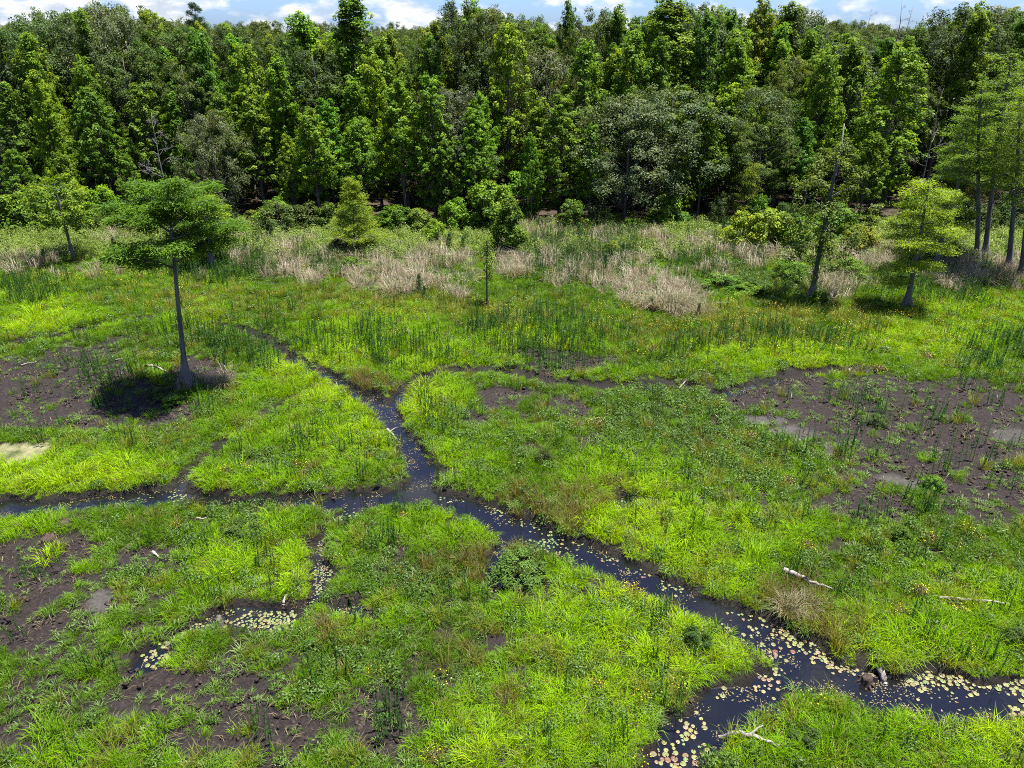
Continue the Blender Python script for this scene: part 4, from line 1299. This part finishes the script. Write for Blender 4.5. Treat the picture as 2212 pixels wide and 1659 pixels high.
SHRUBS = [  # u, v of the foot, height, half width, kind, tint, label
    (605, 503, 2.6, 2.2, 'fine', 'grey', 'round grey-green shrub by the dark gap in the wood'), (660, 498, 2.4, 2.0, 'fine', 'grey', 'grey-green shrub right of the round one by the dark gap'),
    (45, 500, 3.2, 2.3, 'leafy', 'mid', 'green shrub near the left border at the foot of the wood'), (110, 496, 2.8, 2.2, 'leafy', 'bright', 'bright shrub under the bushy olive maple'),
    (230, 492, 3.6, 1.8, 'leafy', 'lime', 'yellow-green tall shrub left of the tall cypress crown'), (215, 505, 1.6, .7, 'fine', 'pale', 'small whitish-leaved shrub in the margin left of the tall cypress'),
    (940, 528, 2.0, 1.1, 'leafy', 'lime', 'young yellow-green bay shrub with reddish tips in the dry margin'), (1065, 500, 4.2, 2.6, 'leafy', 'olive', 'spreading light green shrub behind the small bay tree'),
    (1130, 470, 4.0, 2.4, 'leafy', 'mid', 'dense shrub before the hollow beside the olive conical tree'), (1600, 535, 2.9, 1.8, 'leafy', 'pale', 'pinkish-leaved shrub, left of the pale thicket by the vine-hung tree'),
    (1655, 540, 3.3, 2.0, 'leafy', 'pale', 'tallest pinkish shrub in the pale thicket by the vine-hung tree'), (1705, 545, 2.8, 1.7, 'leafy', 'olive', 'olive shrub at the right of the pale thicket'),
    (1800, 520, 3.0, 2.0, 'leafy', 'mid', 'green shrub right of the vine-hung trunk'), (1860, 540, 2.0, 1.5, 'leafy', 'bronze', 'low bronze-tipped shrub left of the leaning cypress'),
    (1705, 608, 1.5, 1.3, 'feather', 'mid', 'low feathery lime green bush left of the vine-hung trunk'), (1830, 600, 1.5, 1.3, 'feather', 'mid', 'low feathery lime green bush right of the vine-hung trunk'),
    (1770, 655, .8, .8, 'leafy', 'bright', 'small bush at the foot of the vine-hung tree'), (1560, 620, .8, 1.6, 'leafy', 'deep', 'sprawling green briar patch in the dry grass'), (1620, 632, .6, 1.5, 'leafy', 'mid', 'low sprawling briar right of the pale grass mound'),
    (760, 585, 1.0, .9, 'leafy', 'mid', 'small green bush below the small conical cypress'), (730, 548, 1.2, .9, 'fine', 'dark', 'dark bush at the left foot of the small conical cypress'), (795, 545, 1.1, .8, 'fine', 'dark', 'dark bush at the right foot of the small conical cypress'),
    (1320, 555, 1.3, .9, 'feather', 'bright', 'young feathery bush in the reeds below the great grey willow'), (2045, 560, 1.3, 1.3, 'fine', 'olive', 'dull bush between the leaning cypress and the grove'),
    (1890, 668, .7, .8, 'leafy', 'mid', 'low bush in the meadow left of the leaning cypress foot'), (345, 856, .55, .75, 'fine', 'deep', 'dark low bush in the shadow of the tall cypress'), (375, 875, .5, .6, 'leafy', 'mid', 'green clump in the shadow in front of the tall cypress'),
    (1500, 1395, .6, .5, 'fine', 'dark', 'dark rounded bush in bright grass left of the right-hand creek'), (1940, 1168, .6, .45, 'leafy', 'deep', 'dark leafy bush right of the peat flat foot'), (1175, 1000, .55, .45, 'fine', 'dark', 'small dark bush in the grass right of the creek bend'),
    (1895, 920, .6, .45, 'fine', 'mid', 'round bush alone on the bare peat at the right'), (2010, 1055, .6, .5, 'leafy', 'mid', 'green bush at the lower edge of the bare peat'), (2190, 1390, .55, .5, 'fine', 'dark', 'dark bush at the right border above the creek'),
    (520, 1155, .5, .8, 'fine', 'mid', 'soft green herb clump left of the lily-choked channel'), (1120, 1240, .75, .95, 'fine', 'olive', 'bushy sedge island in the creek'), (1740, 1600, .4, .5, 'fine', 'dark', 'dark clump in the grass below the forked creek')]
for (u, v, h, w, kd, tn, lab) in SHRUBS:
    x, y = stand(u, v)
    bush(x, y, h, w, kd, tn, lab, 'shrubs of the marsh and its margin')
re_ = np.random.default_rng(44)
RELS2 = ['at the foot of', 'in front of', 'under', 'leaning out below', 'hiding the base of', 'thick before', 'squatting below']
for x in np.arange(-52, 53, 2.6):
    x = x + re_.uniform(-.8, .8)
    y = 65.6 + re_.uniform(-1.5, 1.5)
    kd = re_.choice(['leafy', 'leafy', 'fine'])
    tn = re_.choice(['mid', 'deep', 'olive', 'deep', 'grey'])
    label = None
    for m in sorted(MARKS, key=lambda m: (m[0] - x) ** 2 + ((m[1] - y) * .5) ** 2)[:6]:
        for rel in RELS2:
            l = '%s undergrowth shrub %s %s' % (TLOOK[tn], rel, m[2])
            if l not in used_labels:
                label = l
                break
        if label:
            break
    bush(x, y, re_.uniform(1.0, 3.2), re_.uniform(1.1, 2.0), kd, tn, label, 'undergrowth shrubs along the wood')

# young pines in the grass
ym = []
for k in range(3):
    r = np.random.default_rng(600 + k)
    tm, cm = MB(), MB()
    tube(tm, [[0, 0, -.05], [.01, 0, .5], [0, .01, 1.1]], [.025, .018, .008], 5)
    n = 420
    z = r.uniform(.12, 1.1, n)
    a = r.random(n) * 6.28
    rad_ = .24 * (1.15 - z) * r.random(n)
    D = np.stack([np.cos(a), np.sin(a), np.full(n, .9)], 1)
    leaves(cm, np.stack([np.cos(a) * rad_, np.sin(a) * rad_, z], 1) + unit(D) * .06, r.normal(0, 1, (n, 3)), D, .18, .022, r.random(n))
    ym.append((tm.mesh('stem', M_BARK, True), cm.mesh('needles', M_NEEDLE)))
PINES = [(907, 636, 1.3, 'the pale dry grass left of centre'), (918, 648, .9, 'the dry grass, shorter of the close pair left of centre'), (1307, 592, 1.4, 'the dry grass below the great grey willow'), (1508, 688, .9, 'the edge of the pale grass mound'), (1407, 672, .8, 'front of the pale grass mound'),
         (972, 545, 1.5, 'the leafy margin before the sunlit trio of maples'), (1001, 548, 1.3, 'the leafy margin, right one of the pair before the sunlit trio'), (1082, 560, 1.3, 'the foot of the small bay tree'), (590, 520, 1.3, 'the margin below the slim sunlit maple'), (250, 545, 1.2, 'the margin left of the tall cypress trunk'),
         (1250, 520, 1.4, 'the reeds below the olive conical tree'), (1560, 520, 1.6, 'the margin left of the pale thicket'), (100, 570, 1.1, 'the tan grass near the left border'), (1345, 560, 1.2, 'the reeds right of the young feathery bush'), (560, 540, 1.0, 'the tan grass right of the buttress trunk')]
for k, (u, v, h, where) in enumerate(PINES):
    x, y = stand(u, v)
    t = thing('young_pine', (x, y, gz(x, y)), 'knee-high young pine in %s' % where if h < 1 else 'young dark pine in %s' % where, 'pine', 'young pines in the grass', k * 1.7, (h / 1.05,) * 3)
    link('stem', ym[k % 3][0], t)
    c = link('needles', ym[k % 3][1], t)
    c.color = (1.5, 1.5, 1.2, 1)

# flowering clumps
fm = []
for k in range(3):
    r = np.random.default_rng(650 + k)
    lm, pm = MB(), MB()
    n = 420
    D = unit(r.normal(0, 1, (n, 3)) * [1, 1, .7] + UP * .5)
    C = D * (.55 + .45 * r.random((n, 1))) * [.42, .42, .42]
    C[:, 2] = np.abs(C[:, 2])
    leaves(lm, C, D + r.normal(0, .4, (n, 3)), r.normal(0, 1, (n, 3)) + UP, .12, .035, r.random(n))
    n = 46
    D = unit(r.normal(0, 1, (n, 3)) * [1, 1, .6] + UP * .8)
    C = D * [.46, .46, .48] * r.uniform(.85, 1.12, (n, 1))
    a = r.random(n) * 6.28
    for q in (0, 1.57):
        leaves(pm, C, r.normal(0, .35, (n, 3)) + UP + D * .4, np.stack([np.cos(a + q), np.sin(a + q), 0 * a], 1), .045, .034, r.random(n))
    fm.append((lm.mesh('foliage', M_SEDGE), pm.mesh('blossoms', M_PETAL)))
FLOWERS = [(490, 1024, .8, 'on the bank of the narrow inlet beside the long left creek'), (1290, 922, 1.0, 'in the dark herbs right of centre'), (1622, 948, .9, 'at the left end of the bare peat flat'), (95, 672, 1.1, 'in the far meadow near the left border'), (1985, 1285, .9, 'above the half-buried pale log'),
           (2058, 1312, .8, 'just below the half-buried pale log'), (1365, 1282, .9, 'on the creek bank right of the sedge island'), (1290, 1490, .7, 'in the near grass left of the creek fork'), (935, 1640, .7, 'at the lower border of the picture'), (1940, 1330, .8, 'in the grass below the curved log'), (870, 1120, .6, 'near the creek corner'),
           (1700, 1045, .8, 'below the bare peat flat'), (2010, 1170, .8, 'above the right-hand meadow slope'), (230, 1030, .7, 'beside the dark bush on the left bank'), (1900, 800, .9, 'above the ditch over the peat flat'), (1765, 770, .8, 'in the far meadow before the ditch'), (1075, 682, 1.1, 'below the thin sapling'), (640, 1010, .7, 'on the tongue of land between two creeks'),
           (380, 1140, .6, 'left of the soft herb clump'), (2000, 775, .9, 'near the reeds at the right of the far meadow'), (1740, 1185, .8, 'in the right-hand meadow among reeds'), (1410, 760, .9, 'by the small bare hollow in the far meadow'), (1180, 1480, .5, 'among brown sedge in the near meadow'), (860, 1235, .5, 'beside the sedge left of the island')]
for k, (u, v, sz, where) in enumerate(FLOWERS):
    x, y = stand(u, v)
    t = thing('flowering_bush', (x, y, gz(x, y)), 'yellow-flowered bushy clump %s' % where, 'bush', 'yellow-flowered clumps', k * 2.1, (sz, sz, sz))
    link('foliage', fm[k % 3][0], t)
    link('blossoms', fm[k % 3][1], t)

# pale grass mounds that stand out
for k, (u, v, sz, lab) in enumerate([(1440, 672, 1.5, 'largest pale mound of dry grass in the middle of the far meadow'), (1475, 662, 1.1, 'pale dry grass mound touching the largest one'), (1395, 668, 1.0, 'low pale grass tuft left of the largest mound'), (482, 836, .75, 'straw-coloured grass tuft beside the swollen cypress base'),
                                     (455, 828, .6, 'brown grass tuft pressed against the swollen cypress base'), (2110, 618, 1.3, 'tan grass mound in front of the cypress grove'), (2060, 612, 1.1, 'tan grass mound left of the one before the cypress grove'), (1110, 600, 1.2, 'pale grass tuft right of the thin sapling'), (850, 640, 1.2, 'pale grass tuft left of the young pine pair'),
                                     (1700, 1325, .6, 'tawny dead grass tuft on the bank below the curved log'), (1735, 1318, .55, 'grey dead grass tuft beside the tawny one on the bank')]):
    r = np.random.default_rng(680 + k)
    mb = MB()
    blades(mb, r, 330, .75, 1.0, .02, .8, hvar=.5, base=.75)
    x, y = stand(u, v)
    o = link('dry_grass_mound', mb.mesh('dry_grass_mound', M_DRY), None, label=lab, category='grass tuft', group='pale dry grass mounds')
    o.location, o.scale = (x, y, gz(x, y) - .03), (sz, sz, sz)
    used_labels.setdefault(lab, []).append(o)

# ------------------------------------------------------------------ driftwood, stumps and the uprooted clump
def log(name, pts, rad, label, mat=M_LOG, forks=(), lift=.02, z1=None, cat='log'):
    mb = MB()
    r = np.random.default_rng(abs(hash(label)) % 1000 if False else len(label) * 7)
    P = []
    for i, (u, v) in enumerate(pts):
        x, y = stand(u, v)
        P.append((x, y, gz(x, y) + lift + (z1[i] if z1 else 0)))
    P = np.array(P)
    t = np.linspace(0, 1, max(8, 4 * len(P)))
    k = np.linspace(0, 1, len(P))
    Q = np.stack([np.interp(t, k, P[:, i]) for i in range(3)], 1)
    Q[1:-1] = (Q[:-2] + 2 * Q[1:-1] + Q[2:]) / 4
    Q += r.normal(0, rad * .22, Q.shape)
    Q[:, 2] += rad * .6
    c = Q[0].copy()
    c[2] = 0
    tube(mb, Q - c, rad * (1 - .55 * t) * r.uniform(.85, 1.15, len(t)), 8, .5)
    for (s, du, L) in forks:
        a = Q[int(s * (len(Q) - 1))] - c
        b = a + np.array([math.cos(du), math.sin(du), .35]) * L
        limb(mb, a, b, rad * .55, rad * .2, r, 4, .05, 6)
    o = link(name, mb.mesh(name, mat, True), None, label=label, category=cat, group='driftwood lying on the marsh')
    o.location = c
    used_labels.setdefault(label, []).append(o)
    return o


LOGS = [
    ('fallen_branch', [(311, 793), (330, 792), (348, 801), (364, 808)], .085, 'bleached crooked branch lying left of the swollen cypress base', [(.45, -.6, .5)]),
    ('fallen_log', [(1691, 1238), (1722, 1250), (1748, 1266), (1778, 1274)], .085, 'curved bleached log with knobbed end in the grass above the right-hand creek', [(.9, -.9, .45)]),
    ('fallen_log', [(2026, 1298), (2080, 1304), (2130, 1306), (2178, 1312)], .06, 'straight pale log half buried in grass near the right border', []),
    ('fallen_log', [(1550, 1578), (1600, 1592), (1640, 1604), (1680, 1620)], .07, 'long pale log in the grass below the creek fork', [(.5, .4, .4)]),
    ('driftwood', [(1903, 1446), (1914, 1464), (1929, 1488)], .10, 'short thick driftwood log leaning into the right-hand creek', []),
    ('driftwood', [(836, 926), (846, 936), (858, 948)], .065, 'split grey driftwood on the left bank of the winding creek', [(.3, .5, .4)]),
    ('driftwood', [(734, 1305), (752, 1312), (774, 1320)], .07, 'grey log across the end of the lily-choked channel', []),
    ('stick', [(47, 793), (62, 788), (80, 784)], .04, 'pale stick on the bare peat near the left border', []),
    ('stick', [(295, 770), (306, 766), (318, 762)], .04, 'pale stick on peat above the bleached crooked branch', []),
    ('stick', [(290, 782), (300, 784), (312, 781)], .035, 'short stick just above the end of the bleached branch', []),
    ('stick', [(250, 780), (272, 774), (286, 768)], .03, 'thin stick left of the others behind the bleached branch', []),
    ('stick', [(612, 1306), (618, 1290), (624, 1276)], .045, 'pale upright-looking stick above the lily pool', []),
    ('stick', [(791, 1158), (793, 1144), (796, 1132)], .035, 'white thin stick in the grass right of the lily channel', []),
    ('stick', [(1113, 1587), (1126, 1598), (1143, 1607)], .04, 'bleached stick in the near grass', [(.8, 1.2, .3)]),
    ('stick', [(1466, 836), (1474, 828), (1484, 822)], .045, 'pale stick at the ditch left of the peat flat', []),
    ('branch', [(1920, 876), (1934, 886), (1950, 899)], .04, 'dark rotten branch on the bare peat at the right', []),
    ('branch', [(2076, 944), (2088, 938), (2104, 930)], .07, 'dark gnarled root on the bare peat at the right', [(.4, .3, .4)]),
    ('stick', [(1545, 900), (1560, 915), (1566, 930)], .03, 'thin dead twig in the herbs left of the peat flat', []),
    ('stick', [(425, 1120), (438, 1122), (448, 1120)], .035, 'whitish stick above the soft herb clump', []),
    ('stick', [(640, 985), (650, 978), (662, 970)], .03, 'short pale stick on the tongue of land between two creeks', []),
    ('driftwood', [(330, 1192), (338, 1200), (345, 1206)], .05, 'small pale driftwood chunk on bare peat left of the lily pool', []),
]
for (nm, pts, rad, lab, fk) in LOGS:
    dark = 'dark' in lab
    log(nm, pts, rad, lab, M_ROT if dark else M_LOG, fk, .13 if 'log' in nm else .05, cat='log' if 'log' in nm or nm == 'driftwood' else 'stick')


def stump(u, v, h, r0, label, mat, seed, z=None):
    r = np.random.default_rng(seed)
    mb = MB()
    sides = 14
    th = np.arange(sides) / sides * 6.283
    rings = []
    zs = np.linspace(-.2, h, 6)
    for k, zz in enumerate(zs):
        f = 1 + .7 * math.exp(-max(zz, 0) / (h * .35))
        jag = r.normal(0, .12 * h, sides) if k == 5 else 0
        rr = r0 * f * (1 + .14 * np.cos(5 * th + seed) + r.normal(0, .04, sides))
        rings.append(np.stack([np.cos(th) * rr, np.sin(th) * rr, np.full(sides, zz) + jag], 1))
    V = np.concatenate(rings + [np.array([[0, 0, h * .75]])])
    i = np.arange(5)[:, None] * sides
    j = np.arange(sides)[None]
    mb.add(V, np.stack([i + j, i + (j + 1) % sides, i + sides + (j + 1) % sides, i + sides + j], 2).reshape(-1, 4))
    mb.f.append(np.stack([5 * sides + np.arange(sides), 5 * sides + (np.arange(sides) + 1) % sides, np.full(sides, 6 * sides)], 1))
    mb.m.append(np.zeros(sides, int))
    x, y = stand(u, v)
    t = thing('stump', (x, y, gz(x, y) if z is None else z), label, 'stump', 'old stumps')
    link('wood', mb.mesh('wood', mat, True), t)
    rm = MB()
    for k in range(6):
        a = k * 1.05 + r.random()
        L = r0 * r.uniform(2, 3.4)
        limb(rm, np.array([math.cos(a) * r0, math.sin(a) * r0, h * .25]), np.array([math.cos(a) * L, math.sin(a) * L, -.08]), r0 * .35, r0 * .1, r, 4, .1, 5)
    link('roots', rm.mesh('roots', mat, True), t)


stump(473, 1340, .30, .08, 'grey stump at the dark end of the lily pool', M_BARK, 1, WATER_Z)
stump(1873, 1466, .25, .12, 'rooty dark stump among lily pads in the right-hand creek', M_ROT, 2, WATER_Z)
stump(1831, 812, .4, .05, 'pale snag standing on the ditch above the peat flat', M_LOG, 3)
stump(881, 730, .5, .05, 'pale broken stump in the far meadow', M_LOG, 4)
stump(612, 985 + 18, .16, .09, 'pale stub on the bank of the narrow inlet', M_LOG, 5)
stump(108, 1172, .34, .20, 'dark uprooted peat clump with hanging roots by the left creek', M_ROT, 6)
stump(140, 1135, .2, .15, 'smaller dark root clump right of the uprooted one', M_ROT, 7)

# ------------------------------------------------------------------ lily pads
PADC = {'green': (.092, .13, .045), 'yellow': (.125, .15, .06), 'red': (.07, .028, .024), 'pink': (.10, .07, .05), 'cream': (.145, .145, .08)}


def padmat():
    m = bpy.data.materials.new('lily_pad')
    m.use_nodes = True
    nt = m.node_tree
    p = nt.nodes['Principled BSDF']
    oi = nd(nt, 'ShaderNodeObjectInfo')
    tc = nd(nt, 'ShaderNodeTexCoord')
    n = noise(nt, tc.outputs['Object'], 9.0, 3, .6)
    c = mixc(nt, mathn(nt, 'MULTIPLY', n, .35), oi.outputs['Color'], (.16, .13, .03))
    va = nd(nt, 'ShaderNodeAttribute', attribute_name='v')
    nt.links.new(mixc(nt, mathn(nt, 'MULTIPLY', va.outputs['Fac'], .3), c, (.35, .12, .08)), p.inputs['Base Color'])
    p.inputs['Roughness'].default_value = .35
    return m


M_PAD = padmat()
padm = []
for k in range(4):
    r = np.random.default_rng(700 + k)
    n = 13
    th = np.linspace(.22, 6.283 - .22, n)
    rr = 1 + r.normal(0, .03, n)
    top = np.concatenate([[[0.05, 0, .02]], np.stack([np.cos(th) * rr * .6, np.sin(th) * rr * .6, np.full(n, .012)], 1), np.stack([np.cos(th) * rr, np.sin(th) * rr, .03 + r.uniform(0, .07, n)], 1), np.stack([np.cos(th) * rr * .98, np.sin(th) * rr * .98, np.full(n, -.03)], 1)])
    mb = MB()
    i = np.arange(n - 1)
    mb.add(top, np.stack([1 + i, 1 + n + i, 2 + n + i, 2 + i], 1), np.r_[np.zeros(1 + n), np.ones(2 * n)])
    mb.f.append(np.stack([1 + n + i, 1 + 2 * n + i, 2 + 2 * n + i, 2 + n + i], 1))
    mb.m.append(np.zeros(n - 1, int))
    mb.f.append(np.stack([0 * i, 1 + i, 2 + i], 1))
    mb.m.append(np.zeros(n - 1, int))
    padm.append(mb.mesh('lily_pad', M_PAD, True))
MIX_G, MIX_R, MIX_C = ['green', 'green', 'green', 'yellow', 'cream'], ['red', 'pink', 'green', 'yellow', 'green'], ['cream', 'pink', 'green', 'yellow']
PADS = [  # u, v, spread u, spread v, count, colours, radius, where
    (970, 1080, 20, 9, 10, MIX_G, .10, 'at the corner where the creeks meet'), (1098, 1092, 24, 12, 22, MIX_G, .09, 'in the side bay right of the creek corner'), (1050, 1106, 24, 8, 8, MIX_G, .08, 'just past the creek corner'), (1130, 1138, 48, 18, 36, MIX_R, .08, 'above the sedge island'),
    (1180, 1178, 36, 18, 50, MIX_G, .10, 'packed beside the sedge island'), (1245, 1192, 28, 10, 18, MIX_G, .09, 'right of the sedge island'), (1310, 1212, 30, 9, 12, MIX_R, .09, 'below the overhanging dark bank'), (1395, 1246, 26, 10, 12, MIX_R, .09, 'at the widening after the dark bank'),
    (1462, 1272, 28, 12, 24, MIX_G, .10, 'along the far bank before the tawny tufts'), (1600, 1342, 34, 14, 24, MIX_R, .10, 'under the bank with tawny grass'), (1640, 1372, 34, 16, 34, MIX_G, .11, 'upstream of the creek fork'), (1695, 1402, 38, 16, 40, MIX_R, .12, 'in the middle of the creek fork'),
    (1722, 1376, 28, 12, 26, MIX_G, .12, 'at the brown bank above the fork'), (1772, 1426, 34, 16, 34, MIX_G, .12, 'right of the creek fork'), (1655, 1468, 26, 24, 40, MIX_C, .11, 'on the mud spit of the fork'), (1860, 1446, 38, 12, 40, MIX_C, .10, 'around the rooty dark stump'),
    (1992, 1480, 28, 16, 36, MIX_G, .13, 'right of the leaning driftwood log'), (2090, 1472, 46, 14, 46, MIX_G, .13, 'along the far bank near the right border'), (2192, 1474, 26, 14, 26, MIX_G, .13, 'at the right border by the far bank'), (2200, 1522, 18, 18, 24, MIX_R, .13, 'at the right border by the near bank'),
    (1490, 1592, 28, 34, 50, MIX_G, .13, 'in the branch running out below'), (1462, 1642, 28, 20, 30, MIX_R, .14, 'at the lower border in the branch'), (1562, 1500, 14, 7, 6, MIX_G, .12, 'in the still water of the branch'), (380, 1072, 24, 9, 34, MIX_G, .08, 'in the long left creek below the inlet'),
    (310, 1078, 20, 5, 9, MIX_R, .08, 'by the muddy bank of the long left creek'), (742, 1116, 22, 10, 34, MIX_G, .08, 'at the top of the lily-choked channel'), (703, 1152, 16, 12, 30, MIX_G, .08, 'in the upper lily-choked channel'), (700, 1225, 24, 32, 90, MIX_C, .07, 'in the pale mat of the lily-choked channel'),
    (686, 1282, 22, 12, 30, MIX_C, .07, 'at the foot of the lily-choked channel'), (560, 1346, 56, 18, 90, MIX_G, .10, 'in the dense mat of the dark pool'), (612, 1340, 30, 12, 50, MIX_G, .10, 'at the right end of the dark pool'), (336, 1426, 24, 18, 36, MIX_G, .12, 'at the lower tip of the narrow pool'),
    (372, 1392, 24, 14, 20, MIX_R, .13, 'midway along the narrow pool'), (430, 1352, 16, 8, 20, MIX_C, .09, 'at the upper end of the narrow pool'), (1110, 1268, 44, 10, 34, MIX_C, .09, 'in the backwater below the sedge island'), (756, 1320, 24, 8, 18, MIX_C, .08, 'beside the grey log across the channel'), (1350, 1088, 16, 8, 14, MIX_R, .07, 'in the muddy hollow right of the creek')]
rp_ = np.random.default_rng(801)
cand, pts_ = [], []
for (u0, v0, su, sv, n, mixl, rad, where) in PADS:
    got, tries, n = 0, 0, int(n * (.9 if 'mat' in where or 'packed' in where else .6))
    while got < n and tries < n * 22:
        tries += 1
        u, v = u0 + rp_.normal(0, su * .7), v0 + rp_.normal(0, sv * .8)
        x, y = gnd(u, v, WATER_Z)
        R_ = rad * rp_.uniform(.30, .66)
        dep = -float(samp(wd, x, y))
        if samp(Zg, x, y) > WATER_Z - .01 or (rp_.random() > math.exp(-max(dep - .12, 0) / .22) + .06 and 'mat' not in where and 'packed' not in where):
            continue
        if any((x - a) ** 2 + (y - b) ** 2 < (.82 * (R_ + c)) ** 2 for a, b, c in pts_[-140:]):
            continue
        pts_.append((x, y, R_))
        col = str(rp_.choice(mixl))
        cand.append((R_ / math.hypot(y, 16), float(x), float(y), R_, col, where))
        got += 1
cand.sort(key=lambda c: -c[0])
PLOOK = {'green': 'yellow-green', 'yellow': 'yellowish', 'red': 'red', 'pink': 'pinkish brown', 'cream': 'cream-coloured'}


def pad_xf(c, k):
    r = np.random.default_rng(k)
    return (c[1], c[2], WATER_Z + .006 + .004 * (k % 4)), (r.normal(0, .03), r.normal(0, .03), r.random() * 6.28), (c[3],) * 3, r


ORD = ['leftmost', 'second', 'third', 'fourth', 'fifth', 'sixth', 'seventh', 'eighth', 'ninth', 'tenth', 'eleventh', 'twelfth', 'thirteenth', 'fourteenth', 'fifteenth', 'sixteenth', 'seventeenth', 'eighteenth', 'nineteenth', 'twentieth']
fam = {}
for k, c in enumerate(cand[:300]):
    fam.setdefault('%s lily pad %s' % (PLOOK[c[4]], c[5]), []).append((project(c[1], c[2], WATER_Z)[0], k))
pad_label = {}
for base_, ks in fam.items():
    ks.sort()
    for i, (_, k) in enumerate(ks):
        pad_label[k] = base_ if len(ks) == 1 else base_ + (', leftmost' if i == 0 else ', rightmost' if i == len(ks) - 1 else ', %s from left' % ORD[i] if i < 20 else ', %s from right' % ORD[min(len(ks) - 1 - i, 19)])
for k, c in enumerate(cand[:300]):
    loc, rot, scl, r = pad_xf(c, k)
    lab = pad_label[k]
    o = link('lily_pad', padm[k % 4], None, label=lab, category='lily pad', group='lily pads %s' % c[5])
    o.location, o.rotation_euler, o.scale = loc, rot, scl
    j = r.normal(1, .1, 3)
    o.color = tuple(np.array(PADC[c[4]]) * j) + (1,)


def pad_mass():
    """the smaller pads beyond the three hundred"""
    m = bpy.data.materials.new('small_pads')
    m.use_nodes = True
    nt = m.node_tree
    p = nt.nodes['Principled BSDF']
    p.inputs['Roughness'].default_value = .4
    va = nd(nt, 'ShaderNodeAttribute', attribute_name='v')
    nt.links.new(ramp(nt, va.outputs['Fac'], [(0, PADC['green']), (.25, PADC['yellow']), (.5, PADC['cream']), (.75, PADC['pink']), (1, PADC['red'])]), p.inputs['Base Color'])
    mb = MB()
    th = np.linspace(.22, 6.06, 9)
    order = {'green': 0, 'yellow': .25, 'cream': .5, 'pink': .75, 'red': 1}
    for k, c in enumerate(cand[300:]):
        loc, rot, scl, r = pad_xf(c, k)
        a = th + rot[2]
        V = np.stack([np.r_[0, np.cos(a)] * c[3], np.r_[0, np.sin(a)] * c[3], np.r_[0, r.uniform(.0, .07, 9)] * c[3]], 1) + np.array(loc)
        mb.add(V, [[0, i, i + 1] for i in range(1, 9)], np.clip(order[c[4]] + r.normal(0, .08), 0, 1))
    link('floating_leaves', mb.mesh('floating_leaves', m), None, kind='stuff', label='small floating lily leaves crowding the minor channels', category='leaves')


if len(cand) > 300:
    pad_mass()
print('LILY', len(cand), 'DUP', [l for l, o in used_labels.items() if len(o) > 1 or l is None][:5])
